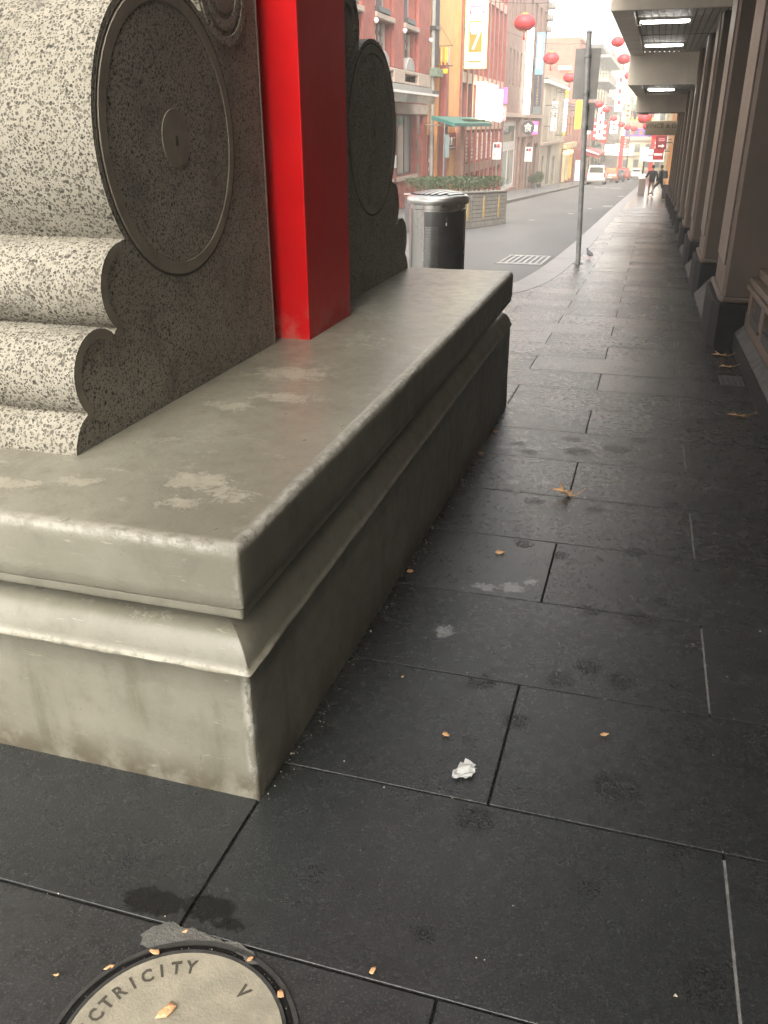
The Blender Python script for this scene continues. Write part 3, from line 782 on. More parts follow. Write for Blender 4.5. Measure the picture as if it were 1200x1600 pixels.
# unseen arch top added to shade the pavement: tie beams, bracket tiers, tiled roof
for z0, z1 in ((4.1, 4.5), (4.95, 5.5)):
    m = MB(); m.box(-7.79, -2.04, 3.72, 4.10, z0, z1); m.build('unseen_tie_beam', M['red'], rp, bevel=.01)
m = MB(); m.box(-9.0, -.85, 3.45, 4.37, 5.91, 6.3); m.build('unseen_bracket_tier', M['green_copper'], rp)
m = MB(); m.box(-9.3, -.55, 3.0, 4.82, 6.31, 6.55); m.build('unseen_bracket_tier', M['red_frame'], rp)
for s_ in (-1, 1):
    for k in range(30):
        x = -10.0 + k * .335
        m = MB(); P = [(3.91 + s_ * t, z) for t, z in ((0, 7.55), (.7, 7.0), (1.4, 6.68), (2.15, 6.5))]
        for (a, b), (c, d) in zip(P, P[1:]): m.quad((x + .01, a, b), (x + .325, a, b), (x + .325, c, d), (x + .01, c, d)); m.quad((x + .01, a, b - .06), (x + .325, a, b - .06), (x + .325, c, d - .06), (x + .01, c, d - .06))
        m.quad((x + .01, P[-1][0], P[-1][1]), (x + .325, P[-1][0], P[-1][1]), (x + .325, P[-1][0], P[-1][1] - .06), (x + .01, P[-1][0], P[-1][1] - .06))
        m.build('shade_roof_tile_row', M['green_copper'], rp)
m = MB(); m.box(-10.0, .05, 3.77, 4.05, 7.5, 7.85); m.build('shade_roof_ridge', M['green_copper'], rp)

# ================================================================== LITTER
def leaf_obj(label, x, y, size, rot, kind, curl):
    m = MB()
    if kind == 'leaf':
        lobes = [(0, 1.0), (22, .45), (48, .95), (75, .38), (104, .72), (135, .32), (163, .40), (180, .18), (197, .40), (225, .34), (256, .70), (285, .36), (312, .92), (338, .42)]
        ring_ = [(r * (1 + R_.uniform(-.12, .12)) * math.cos(math.radians(a)), r * (1 + R_.uniform(-.12, .12)) * math.sin(math.radians(a))) for a, r in lobes]
    else:
        k = R_.randint(6, 8); ring_ = [(R_.uniform(.4, 1) * math.cos(6.283 * i / k), R_.uniform(.25, .6) * math.sin(6.283 * i / k)) for i in range(k)]
    def Z(px, py): return curl * (.22 * (px * px) + .55 * (py * py) * (1 if py > 0 else .4) + .12 * math.sin(px * 5 + py * 3) + .06)
    n = len(ring_); c, s_ = math.cos(rot), math.sin(rot)
    lift = .009 if math.hypot(x - CX, y - CY) < .25 else 0
    def W(px, py, dz=0):
        return sl(x + size * (px * c - py * s_), y + size * (px * s_ + py * c), size * max(Z(px, py), .02) + .004 + lift + dz)
    inner_ = [(px * .45, py * .45) for px, py in ring_]
    for i in range(n):
        j = (i + 1) % n
        m.quad(W(*ring_[i]), W(*ring_[j]), W(*inner_[j]), W(*inner_[i]), smooth=True); m.quad(W(*inner_[i]), W(*inner_[j]), W(0, 0), smooth=True)
    o = m.build('fallen_leaf' if kind == 'leaf' else 'leaf_scrap', M['leaf'])
    o.modifiers.new('thickness', 'SOLIDIFY').thickness = .0012
    if kind == 'leaf':
        t = MB(); t.tube([W(-.15, 0, .002), W(-.6, .05, .003), W(-1.15, .16, .004)], .0017, 5); t.build('stalk', M['leaf'], o)
    tag(o, label, 'leaf', 'dry leaves fallen on the pavement'); return o
leaf_obj('large curled brown leaf lying in the middle of the pavement', -.25, 4.17, .090, 2.9, 'leaf', 1.5)
leaf_obj('brown leaf curled up on the pavement nearest below the brown wall', .765, 6.08, .085, 3.3, 'leaf', 1.0)
leaf_obj('brown leaf nearest the foot of the dark plinth', .79, 8.22, .10, 3.2, 'leaf', .9)
leaf_obj('brown leaf just before the channel grate by the wall', .80, 7.73, .085, 3.4, 'leaf', .9)
for lb, x, y, s, r, c in [('small orange leaf scrap on the slab beside pale smears', -.47, 3.36, .030, .5, .8), ('brown leaf scrap in the corner at the foot of the arch base', -.80, 3.06, .026, 1.2, .8),
                          ('tan leaf scrap at the far foot of the arch base', -.81, 4.74, .03, .4, .6), ('narrow orange leaf scrap left of the white tissue', -.41, 2.015, .022, 2.6, .6),
                          ('split orange leaf scrap alone on a wide dark slab', .05, 2.157, .019, .6, .8), ('pointed tan leaf scrap on the slab right of the round cover', -.382, 1.175, .014, 1.3, .4),
                          ('large orange leaf scrap lying on the round cover', -.752, .962, .030, 1.1, .25), ('orange leaf scrap on the top rim of the round cover', -.845, 1.075, .016, .1, .5),
                          ('pale leaf scrap by the mortar patch at the cover rim', -.642, 1.12, .010, 1.0, .5), ('tan leaf scrap in the right gap of the round cover', -.545, 1.06, .015, 1.9, .5),
                          ('tan leaf scrap in the left gap of the round cover', -.925, 1.018, .014, .8, .4), ('tiny orange leaf scrap on the slab left of the round cover', -1.02, .97, .009, .3, .5),
                          ('tan leaf scrap in the paving joint above the round cover', -.815, 1.15, .009, .9, .5), ('tiny tan leaf scrap beside the arch base', -.62, 2.28, .010, .5, .5),
                          ('small tan leaf scrap where the arch base ends', -.80, 5.2, .03, .2, .4)]:
    leaf_obj(lb, x, y, s, r, 'scrap', c)
# crumpled tissue
m = MB(); tx, ty = -.322, 1.866
K = 7
G = {}
for i in range(K):
    for j in range(K):
        u, v = (i / (K - 1) - .5) * 2, (j / (K - 1) - .5) * 2
        px = tx + .026 * u + R_.uniform(-.004, .004) + .010 * v; py = ty + .036 * v + R_.uniform(-.004, .004) - .012 * u * v
        G[i, j] = sl(px, py, .003 + abs(R_.gauss(.004, .004)) + .007 * (1 - u * u) * (1 if v > -.2 else .2))
for i in range(K - 1):
    for j in range(K - 1):
        if (i, j) in ((0, 0), (5, 5), (0, 5)): continue
        m.quad(G[i, j], G[i + 1, j], G[i + 1, j + 1], G[i, j + 1])
o = m.build('crumpled_tissue', M['paper'], sharp=20); o.modifiers.new('thickness', 'SOLIDIFY').thickness = .001
tag(o, 'crumpled white paper tissue lying on the dark pavement', 'tissue')
# small grit and crumbs along the joints
m = MB()
for i in range(420):
    if i < 170: x, y = -.83 + abs(R_.gauss(0, .02)) + .004, R_.uniform(1.6, 5.9)
    elif i < 280: x, y = R_.uniform(-1.8, .85), 1.155 + .6 * R_.randint(-1, 9) + R_.gauss(0, .01)
    elif i < 340:
        a = R_.uniform(0, 3.3); x, y = CX + .233 * math.cos(a), CY + .233 * math.sin(a)
    else: x, y = R_.uniform(-1.6, .85), R_.uniform(.6, 9)
    if x < -.83 and y > 1.59: continue
    s = R_.uniform(.0012, .0035) * (1 + (R_.random() > .93)); a = R_.uniform(0, 3)
    P = [sl(x + s * math.cos(a + k * 2.09), y + s * math.sin(a + k * 2.09), .001) for k in range(3)]
    t = sl(x, y, .001 + s)
    m.quad(*P); [m.quad(P[k], P[(k + 1) % 3], t) for k in range(3)]
o = m.build('pavement_grit', mat('grit', (.34, .30, .23), .8, var=.4, scale=30), weld=False); o['kind'] = 'stuff'
# ================================================================== BROWN BUILDING ON THE RIGHT
PY0, PSP, PD, NP = 8.65, 3.78, 1.28, 11
YE = PY0 + PSP * (NP - 1) + PD + .3
bb = thing('brown_building', 'long dark brown building with a row of pilasters on dark stone plinths along the pavement', 'building', (1.2, 24, gz(24)))
m = MB(); ops = []
bays = [(-1.5, 2.0), (3.2, 8.0)] + [(PY0 + PSP * k + PD + .35, PY0 + PSP * (k + 1) - .35) for k in range(NP - 1)]
for a, b in bays: ops.append((a, b, gz(a) + 1.05, gz(a) + 3.0))
wall(m, 1.15, -3.2, YE, -2.6, 7.5, ops, .18, 9, sgn=-1)
m.build('wall', M['brown_wall'], bb)
for (a, b, c, d) in ops: window(bb, 1.15, a, b, c, d, .17, M['brown_trim'], M['dglass'], nv=3, nh=2, bar=.07, sgn=-1)
def sbox(mb, x0, x1, y0, y1, h0, h1, n=1):
    """a box that follows the fall of the street, heights above the pavement"""
    mb.box(x0, x1, y0, y1, h0, h1, slope=True)
# near base: bluestone course, splayed ledges, recessed panels, moulded capping
yb0, yb1 = -3.2, 8.72
m = MB(); sbox(m, .895, 1.2, yb0, yb1, -.2, .15); m.build('base_course', M['plinth'], bb, bevel=.006)
m = MB(); n = 14
for i in range(n):
    a, b = yb0 + (yb1 - yb0) * i / n, yb0 + (yb1 - yb0) * (i + 1) / n
    m = MB()
    P = [(.902, .155), (.97, .225), (.97, .15)]
    for (u, v), (u2, v2) in zip(P, P[1:] + P[:1]):
        m.quad((u, a + .003, gz(a) + v), (u, b - .003, gz(b) + v), (u2, b - .003, gz(b) + v2), (u2, a + .003, gz(a) + v2))
    for y in (a + .003, b - .003): m.quad(*[(u, y, gz(y) + v) for u, v in P])
    m.build('ledge_stone', M['sill'], bb)
m = MB(); sbox(m, .975, 1.2, yb0, yb1, .16, .36); sbox(m, .985, 1.2, yb0, yb1, .36, .56); m.build('base_panel', M['brown_wall'], bb)
y = -2.6
while y < 8.2:
    m = MB(); sbox(m, .955, .984, y, y + .62, .33, .41); m.build('vent_sill', M['sill'], bb)
    m = MB(); sbox(m, .972, .990, y + .06, y + .50, .42, .54); m.build('vent_shade_plate', M['dark'], bb)  # dark plate on the panel, painted as the shade of an opening
    m = MB(); sbox(m, .950, .984, y + .62, y + .84, .38, .56); m.build('vent_pier', M['brown_trim'], bb)
    y += .92
m = MB(); sbox(m, .945, 1.2, yb0, yb1, .562, .61); sbox(m, .965, 1.2, yb0, yb1, .61, .67); sbox(m, 1.03, 1.2, yb0, yb1, .67, .75); m.build('capping', M['brown_trim'], bb, bevel=.012)
# pilasters
for k in range(NP):
    a = PY0 + PSP * k; b = a + PD; g0 = gz(a)
    m = MB(); m.prism([(1.2, a), (.735, a), (.69, a + .17), (.675, a + .22), (.675, b), (1.2, b)], g0 - .25, g0 + .42, 'z')
    m.build('plinth', M['plinth'], bb, bevel=.012)
    m = MB(); m.prism([(1.2, a + .02), (.748, a + .02), (.718, a + .15), (.712, b - .02), (1.2, b - .02)], g0 + .42, g0 + .48, 'z')
    m.build('pilaster_base', M['brown_wall'], bb, bevel=.02)
    m = MB(); m.prism([(1.2, a + .04), (.770, a + .04), (.745, a + .10), (.745, b - .10), (.775, b - .04), (1.2, b - .04)], g0 + .48, 7.2, 'z')
    p = m.build('pilaster', M['brown_wall'], bb, bevel=.006)
    m = MB(); m.box(.728, .744, a + .16, b - .16, g0 + .75, 7.0); m.build('face_panel', M['brown_trim'], p, bevel=.004)
    if k < NP - 1:
        # scroll bracket and reveal strip beside the window bay
        m = MB(); y0 = b + .02
        m.box(.90, 1.16, y0, y0 + .11, g0 + .95, 6.5); m.build('architrave', M['brown_trim'], bb, bevel=.01)
        m = MB(); pr = [(1.16, .62), (.90, .62), (.86, .66), (.85, .72), (.88, .78), (.93, .80), (.90, .86), (.84, .92), (.83, .99), (.87, 1.05), (1.16, 1.05)]
        m.prism([(x, z + g0 - .04) for x, z in pr], y0 + .005, y0 + .14, 'y'); m.build('scroll_bracket', M['brown_trim'], bb, bevel=.006)
        # low splayed sill between the plinths
        c = a + PSP
        m = MB(); P = [(.70, -.03), (.705, .03), (.90, .26), (1.16, .30), (1.16, -.03)]
        m2 = [[(x, yy, gz(yy) + z) for x, z in P] for yy in (b + .004, c - .004)]
        for i in range(len(P)):
            j = (i + 1) % len(P); m.quad(m2[0][i], m2[1][i], m2[1][j], m2[0][j])
        m.quad(*m2[0]); m.quad(*m2[1]); m.build('splayed_sill', M['sill'], bb, bevel=.008)
        m = MB(); sbox(m, 1.0, 1.16, b + .15, c - .004, .30, .95); m.build('stall_riser', M['brown_wall'], bb)
m = MB(); m.box(.98, 1.16, -3.2, YE, 6.9, 7.05); m.box(.80, 9.2, -3.3, YE + .1, 7.5, 7.8); m.build('cornice', M['brown_trim'], bb, bevel=.02)
# ------------------------------------------------------------------ stepped awning
AX0, AX1 = -.93, 1.148
aw = thing('street_awning', 'beige boarded awning stepping down the street above the pavement', 'awning', (.1, 20, 3.2))
BAYS = [(-3.0, 5.8, 4.42), (5.8, 15.25, 3.80), (15.25, 24.9, 3.17), (24.9, 35.0, 2.50), (35.0, 45.2, 1.98)]
for i, (a, b, z) in enumerate(BAYS):
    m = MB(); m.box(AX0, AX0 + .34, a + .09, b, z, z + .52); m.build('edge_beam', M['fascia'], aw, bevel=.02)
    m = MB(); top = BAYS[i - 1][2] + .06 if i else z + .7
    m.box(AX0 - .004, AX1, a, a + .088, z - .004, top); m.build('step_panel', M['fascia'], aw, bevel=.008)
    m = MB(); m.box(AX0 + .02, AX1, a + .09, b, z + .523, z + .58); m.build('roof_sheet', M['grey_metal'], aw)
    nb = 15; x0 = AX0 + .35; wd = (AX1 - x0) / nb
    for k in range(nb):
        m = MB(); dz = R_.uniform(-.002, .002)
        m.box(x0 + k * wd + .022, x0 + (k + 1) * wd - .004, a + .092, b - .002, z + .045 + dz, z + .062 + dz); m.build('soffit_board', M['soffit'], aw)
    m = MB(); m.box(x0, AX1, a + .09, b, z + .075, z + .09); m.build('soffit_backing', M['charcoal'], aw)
    if z < 3.9:
        m = MB()
        m.box(x0 + .002, AX1, (a + b) / 2 - .06, (a + b) / 2 - .045, z + .036, z + .046); m.build('cover_strip', M['charcoal'], aw)
LIGHTS = [(16.95, 3.17, -.52, .27, 'nearest of the lit tubes under the beige awning, just past its first step'), (21.9, 3.17, -.52, .27, 'second lit tube under the beige awning, before its second step'),
          (28.2, 2.50, -.45, .26, 'third and smallest lit tube, just above the beige step panel'), (11.0, 3.80, -.5, .28, 'lit tube under the awning bay over the near pavement')]
for (y, z, xa, xb, lb) in LIGHTS[:3]:
    t = thing('tube_light', lb, 'tube light', ((xa + xb) / 2, y, z + .05), 'lit tubes under the awning')
    m = MB(); m.box(xa - .02, xb + .02, y - .07, y + .07, z + .005, z + .044); m.build('housing', M['white'], t, bevel=.005)
    m = MB(); m.tube([(xa, y, z - .012), (xa + .05, y, z - .016), (xb - .05, y, z - .016), (xb, y, z - .012)], [.008, .024, .024, .008], 10); m.build('tube', M['tube'], t)
    for xe in (xa - .01, xb + .01):
        m = MB(); m.box(xe - .012, xe + .012, y - .045, y + .045, z - .06, z + .004); m.build('end_cap', M['white'], t)
# hanging shop sign
hs = thing('hanging_sign', 'beige hanging shop sign with dark capital letters under the far end of the awning', 'sign', (.35, 46, 1.4))
m = MB(); m.box(-.66, 1.10, 45.96, 46.06, 1.10, 1.72); m.build('board', M['sign_beige'], hs, bevel=.01)
text('lettering', 'VINCE & DOM', .30, M['sign_text'], hs, (.27, 45.955, 1.50), '-y', ext=.006, sx=.98)
for x in (-.45, .9):
    m = MB(); m.tube([(x, 46.0, 1.72), (x, 46.0, 2.05)], .015, 6); m.build('hanger', M['charcoal'], hs)
# buildings beyond the brown one
def plain_building(name, label, x0, x1, y0, y1, z0, z1, material, sgn, ops=(), fm=None, gm=None, depth=.2, nv=1, nh=1, group=None):
    t = thing(name, label, 'building', ((x0 + x1) / 2, (y0 + y1) / 2, gz((y0 + y1) / 2)), group)
    m = MB(); face, back = (x1, x0) if sgn > 0 else (x0, x1)
    wall(m, face, y0, y1, z0, z1, list(ops), depth, back, sgn); m.build('wall', material, t)
    for (a, b, c, d) in ops: window(t, face, a, b, c, d, depth - .01, fm or M['charcoal'], gm or M['dglass'], nv, nh, bar=.09, sgn=sgn)
    m = MB(); e = sgn * .18
    m.box(min(face, back) - (.18 if sgn < 0 else 0), max(face, back) + (.18 if sgn > 0 else 0), y0 + .01, y1 - .01, z1 + .002, z1 + .28); m.build('parapet', material, t)
    return t
ob = plain_building('shop_building', 'orange brick shop building beyond the brown pilasters, seen past the pedestrians', .86, 9, YE + .02, 80, -4.2, 6.0, M['orange_wall'], -1,
                    [(YE + 3 + 6 * k, YE + 7.2 + 6 * k, gz(YE + 3 + 6 * k) + .5, gz(YE + 3 + 6 * k) + 2.9) for k in range(4)], M['red_frame'], M['pglass'], nv=3)
sb = thing('arrow_sign', 'maroon blade sign with a white arrow on the orange shop wall', 'sign', (.45, 60, .5))
m = MB(); m.box(-.16, .50, 60, 60.1, .14, .92); m.build('panel', M['maroon'], sb, bevel=.01)
m = MB(); m.prism([(.02, .30), (.24, .30), (.24, .22), (.40, .34), (.24, .46), (.24, .38), (.02, .38)], 59.985, 59.998, 'y'); m.build('arrow', M['white'], sb)
for z in (.62, .72): 
    m = MB(); m.box(.0, .38, 59.985, 59.998, z, z + .05); m.build('text_line', M['pale_pink'], sb)
m = MB(); m.box(.50, .86, 60.03, 60.07, .5, .56); m.build('bracket', M['charcoal'], sb)
ob2 = plain_building('corner_building', 'pale corner building far along the right side of the street', .9, 9, 80.1, 148, -8, 5.5, M['cream_wall'], -1,
                     [(83 + 8 * k, 88 + 8 * k, gz(83 + 8 * k) + .4, gz(83 + 8 * k) + 2.8) for k in range(8)] + [(83 + 8 * k, 87 + 8 * k, 1.0, 3.2) for k in range(8)], M['white_frame'], M['dglass'], nv=2)
ob3 = plain_building('distant_building', 'distant building on the right behind the second arch', 1.2, 14, 156, 234, -12, 8, M['beige_wall'], -1,
                     [(160 + 9 * k, 165 + 9 * k, -1 + 3.4 * r, 1.2 + 3.4 * r) for k in range(8) for r in range(2)], M['charcoal'], M['dglass'])
for i, (y, x0, x1, z0, z1, mk, lb) in enumerate([(66, -.15, .62, .1, .8, 'white', 'white blade sign past the maroon arrow sign'), (72, -.3, .5, -.9, -.1, 'sign_red', 'red blade sign low on the right side beyond the arrow sign'),
                                                (90, -.6, .7, .3, 1.6, 'bright_red', 'bright red blade sign far along the right side'), (98, -1.0, .7, -1.9, -.8, 'lit_white', 'lit white blade sign far along the right side')]):
    t = thing('blade_sign', lb, 'sign', ((x0 + x1) / 2, y, (z0 + z1) / 2))
    m = MB(); m.box(x0, x1, y, y + .12, z0, z1); m.build('panel', M[mk], t, bevel=.02)
    m = MB(); m.box(x1, .92, y + .04, y + .08, z1 - .2, z1 - .14); m.build('bracket', M['charcoal'], t)
    m = MB(); m.box(x0 + .1, x1 - .1, y - .014, y - .002, (z0 + z1) / 2 - .08, (z0 + z1) / 2 + .08); m.build('text_line', M['sign_red' if 'white' in mk else 'white'], t)

# ================================================================== STREET FURNITURE
# steel bin
BX, BY = -2.16, 9.25; bz = gz(BY); BT = .86
bn = thing('litter_bin', 'round stainless steel litter bin with a slotted domed lid behind the arch base', 'bin', (BX, BY, bz))
R0 = .300
m = MB(); m.lathe([(R0 - .03, bz), (R0 - .03, bz + .05), (R0, bz + .05), (R0, BT - .06), (R0 - .01, BT - .055), (R0 - .01, BT)], (BX, BY, 0), 48); m.build('body', M['steel'], bn)
m = MB(); m.lathe([(R0 - .01, BT), (R0 + .022, BT - .012), (R0 + .030, BT + .02), (R0 + .026, BT + .052), (R0 + .004, BT + .074), (R0 - .035, BT + .084)], (BX, BY, 0), 48); lid = m.build('lid_rim', M['lid_steel'], bn)
m = MB(); m.lathe([(R0 - .035, BT + .080), (.15, BT + .098), (.0, BT + .106)], (BX, BY, 0), 40); m.build('lid_shade_disc', M['dark'], bn)  # black disc stands in for the shade between the lid bars
for i in range(9):
    o_ = -.245 + i * .0612; hw = .0215; m = MB(); ca, sa = math.cos(1.05), math.sin(1.05)
    L = math.sqrt(max((R0 - .03) ** 2 - o_ * o_, .0001)); n = 10; rows = []
    for k in range(n + 1):
        t = -L + 2 * L * k / n; r = []
        for w_ in (o_ - hw, o_ + hw):
            px, py = t * ca - w_ * sa, t * sa + w_ * ca; rr = min(1, (px * px + py * py) / R0 ** 2)
            r.append((BX + px, BY + py, BT + .084 + .040 * (1 - rr)))
        rows.append(r)
    for a, b in zip(rows, rows[1:]):
        m.quad(a[0], a[1], b[1], b[0], smooth=True)
        for q in (0, 1): m.quad(a[q], b[q], (b[q][0], b[q][1], b[q][2] - .012), (a[q][0], a[q][1], a[q][2] - .012))
    m.build('lid_bar', M['lid_steel'], bn)
def arcpatch(a0, a1, z0, z1, r, seg=16):
    m = MB(); m.lathe([(r - .006, z0), (r, z0), (r, z1), (r - .006, z1)], (BX, BY, 0), seg, math.radians(a0), math.radians(a1)); return m
arcpatch(-104, -12, bz + .12, BT - .075, R0 + .006).build('front_panel', M['bin_panel'], bn)
arcpatch(-9, -5, bz + .06, BT - .04, R0 + .010, 3).build('hinge_strip', M['steel'], bn)
arcpatch(-141, -138.6, bz + .06, BT - .062, R0 + .002, 2).build('seam', M['dark'], bn)
arcpatch(-62, -56, BT - .17, BT - .13, R0 + .012, 3).build('lock_plate', M['steel'], bn)
m = MB(); m.lathe([(R0 + .0105, .0), (R0 + .0105, .03)], (BX, BY, BT - .21), 4, math.radians(-61), math.radians(-58.6)); m.build('sticker', M['white'], bn)
m = MB()
for i in range(11):
    for j in range(58):
        a = math.radians(-102 + i * 2.5 + (1.25 if j % 2 else 0)); z = bz + .14 + j * .0155
        if z > BT - .2: continue
        r = R0 + .0072; s = .0045
        c = Vector((BX + r * math.cos(a), BY + r * math.sin(a), z)); tx = Vector((-math.sin(a), math.cos(a), 0))
        m.quad(*[tuple(c + tx * s * math.cos(k * 1.047) + Vector((0, 0, s * math.sin(k * 1.047)))) for k in range(6)])
o = m.build('perforation', M['steel'], bn, weld=False); o['kind'] = 'stuff'
# planter with hedge
PLX, PLY, PLA = -4.43, 28.6, math.radians(-12.5)
ph = .0
pl = thing('planter_box', 'long slatted timber planter box with ochre emblems standing in the road', 'planter', (PLX, PLY, gz(PLY) - .1), rz=PLA)
LEN, WID, HT = 5.6, .75, .98
def prot(mb):      # the planter is built along -y from its far right corner, then sheared with the street
    mb.v = [(x, y, z + S * y) for x, y, z in mb.v]; return mb
for i in range(8):
    z0 = .07 + i * .113
    m = MB(); m.box(-.028, 0, -LEN, -.06, z0, z0 + .100); prot(m).build('slat', M['planter'], pl, local=True)
for i in range(8):
    z0 = .07 + i * .113
    m = MB(); m.box(-WID + .06, -.06, -.028, 0, z0, z0 + .100); prot(m).build('slat', M['planter'], pl, local=True)
m = MB(); m.box(-WID + .03, -.03, -LEN, -.03, .02, .93); prot(m).build('liner', M['charcoal'], pl, local=True)
for (x, y) in ((-.06, -.06), (-WID, -.06), (-.06, -LEN), (-.06, -LEN / 2)):
    m = MB(); m.box(x + .004, x + .064, y + .002, y + .062, 0, .975); prot(m).build('corner_post', M['planter'], pl, local=True)
m = MB(); m.box(-WID, .02, -LEN, .02, .978, 1.01); m.box(-.02, .012, -LEN, .01, .01, .065); prot(m)
rim = m.build('rim', M['planter'], pl, local=True)
for y in (-.65, -1.85, -3.05, -4.3):
    m = MB(); m.prism([(y + .075 * math.sin(t / 12 * 2 * math.pi) * (1 - .25 * math.cos(t / 12 * 2 * math.pi)), .55 + .34 * math.cos(t / 12 * 2 * math.pi)) for t in range(12)], .001, .014, 'x'); prot(m).build('emblem', M['bamboo_yellow'], pl, local=True)
hd = thing('hedge', 'clipped dark green hedge growing in the slatted planter box', 'hedge', (PLX, PLY, gz(PLY) + .9), rz=PLA)
m = MB()
for i in range(6500):
    y = R_.uniform(-LEN + .03, -.12); x = R_.uniform(-WID - .04, .0)
    top = .40 + .06 * mnoise.noise((x * 2.5, y * 2.5, 0)) + .04 * mnoise.noise((x * 8, y * 8, 3))
    z = top * (R_.random() ** .45); ins = .05 * (1 - z / .5)
    x = max(-WID + ins - .04, min(.02 - ins, x)) + R_.gauss(0, .012)
    d = Vector((R_.gauss(0, .6), R_.gauss(0, .6), R_.uniform(.1, 1))).normalized(); s = R_.uniform(.025, .055)
    q = d.orthogonal().normalized() * s * .35; c = Vector((x, y, z + S * y + .0))
    m.quad(tuple(c - q), tuple(c + d * s * .5 - q * .7), tuple(c + d * s), tuple(c + q))
m.build('foliage', M['foliage'], hd, local=True, weld=False)['kind'] = 'stuff'
for i in range(14):
    m = MB(); y = -.25 - i * .385; m.tube([(-WID / 2, y, S * y - .02), (-WID / 2 + .03, y + .03, S * y + .3)], [.018, .008], 5); m.build('stem', M['bark'], hd, local=True)
# street sign poles
def pole_thing(label, x, y, z0, z1, r=.032, lean=0., cat='sign pole', group=None):
    t = thing('sign_pole', label, cat, (x, y, z0), group)
    m = MB(); m.tube([(x, y, z0 - .05), (x + lean, y, z1)], r, 12); m.build('pole', M['pole_grey'], t)
    m = MB(); m.lathe([(r * 1.02, z1 - .02), (r * 1.1, z1), (r * .6, z1 + .025), (0, z1 + .03)], (x + lean, y, 0), 12); m.build('cap', M['grey_metal'], t)
    return t
PX, PYY = -1.134, 16.0
sp = pole_thing('tall grey pole with two sign plates seen from behind, beside the pigeon', PX, PYY, gz(PYY), 2.96, .044, -.145)
def atp(z): return PX - .145 * (z - gz(PYY)) / (2.96 - gz(PYY))
m = MB(); m.box(-1.475, -1.068, PYY + .046, PYY + .05, 1.98, 2.73); m.build('sign_plate', M['plate_back'], sp)
m = MB(); m.box(-1.214, -1.080, PYY + .046, PYY + .05, 1.50, 1.93); m.build('sign_plate', M['plate_back'], sp)
for z in (1.56, 1.88, 2.08, 2.62):
    m = MB(); m.lathe([(.049, z - .02), (.056, z - .02), (.056, z + .02), (.049, z + .02)], (atp(z), PYY, 0), 12); m.build('clamp', M['grey_metal'], sp)
m = MB(); m.lathe([(.05, .0), (.085, .002), (.085, .012), (.05, .014)], (PX, PYY, gz(PYY)), 16); m.build('base_plate', M['grey_metal'], sp)
sp2 = pole_thing('thin pale sign pole with a grey plate in front of the food court', -7.52, 33, gz(33) + .03, 1.62, .035)
m = MB(); m.box(-7.47, -7.32, 32.95, 32.97, .50, 1.28); m.build('sign_plate', M['teal'], sp2)
def parking(label, x, y, z0, z1):
    t = pole_thing(label, x, y, gz(y) + .03, z1 + .05, .035, group='white parking sign poles')
    m = MB(); m.box(x - .22, x + .22, y - .05, y - .037, z0, z1); m.build('sign_plate', M['white'], t, bevel=.003)
    for i, (mk, dx) in enumerate((('sign_red', .08), ('charcoal', -.09))):
        m = MB(); m.box(x + dx - .08, x + dx + .07, y - .058, y - .051, z1 - .25, z1 - .06); m.build('symbol', M[mk], t)
    text('lettering', 'P', .24, M['sign_red'], t, (x - .09, y - .056, z0 + .20), '-y', ext=.003); text('lettering', '2P', .2, M['charcoal'], t, (x + .09, y - .056, z0 + .2), '-y', ext=.003)
parking('white parking sign on a pole behind the end of the hedge', -8.08, 48, -.07, .74)
parking('white parking sign on a pole before the coffee shop doorway', -7.75, 58, -.52, .30)
for (x, y, lb) in ((-7.5, 76, 'thin grey sign pole before the beige shop front'), (-7.4, 88, 'thin grey sign pole farther down the left footpath, before the white van')):
    t = pole_thing(lb, x, y, gz(y) + .03, gz(y) + 2.7, .04)
    m = MB(); m.box(x - .03, x + .02, y - .25, y + .2, gz(y) + 1.9, gz(y) + 2.5); m.build('sign_plate', M['grey_metal'], t)
# meter post on the right footpath
mp = thing('notice_post', 'white notice board on a post with a dark waste box beside the two pedestrians', 'notice post', (-.75, 62, gz(62)))
m = MB(); m.tube([(-.75, 62, gz(62)), (-.75, 62, .25)], .05, 8); m.build('post', M['charcoal'], mp)
m = MB(); m.box(-1.05, -.55, 61.93, 61.99, -.62, .22); m.build('board', M['white'], mp, bevel=.01)
m = MB(); m.box(-.92, -.50, 61.70, 62.12, gz(62), gz(62) + .95); m.build('waste_box', mat('brown_box', (.13, .10, .09), .6), mp, bevel=.02)
m = MB(); m.box(-.98, -.52, 61.7, 62.1, gz(62) + .96, gz(62) + 1.25); m.build('hood', M['white'], mp, bevel=.03)
# pigeon
def blob(mb, prof, c, rot, seg=10):
    """ellipse rings along a local axis: (t, r_side, r_up, lift)"""
    n = len(mb.v); ca, sa = math.cos(rot), math.sin(rot)
    for (t, rs, ru, lf) in prof:
        for k in range(seg):
            a = 2 * math.pi * k / seg; lx, ly, lz = t, rs * math.cos(a), lf + ru * math.sin(a)
            mb.v.append((c[0] + lx * ca - ly * sa, c[1] + lx * sa + ly * ca, c[2] + lz))
    for i in range(len(prof) - 1):
        for k in range(seg):
            q = (k + 1) % seg; mb.f.append((n + i * seg + k, n + i * seg + q, n + (i + 1) * seg + q, n + (i + 1) * seg + k)); mb.sm.append(True)
    mb.f.append(tuple(n + k for k in range(seg))); mb.sm.append(True); e = n + (len(prof) - 1) * seg
    mb.f.append(tuple(e + k for k in range(seg))); mb.sm.append(True)
bx, by = -1.005, 17.0; bzz = gz(by)
pg = thing('pigeon', 'small dark pigeon standing on the pavement by the sign pole', 'pigeon', (bx, by, bzz))
m = MB()
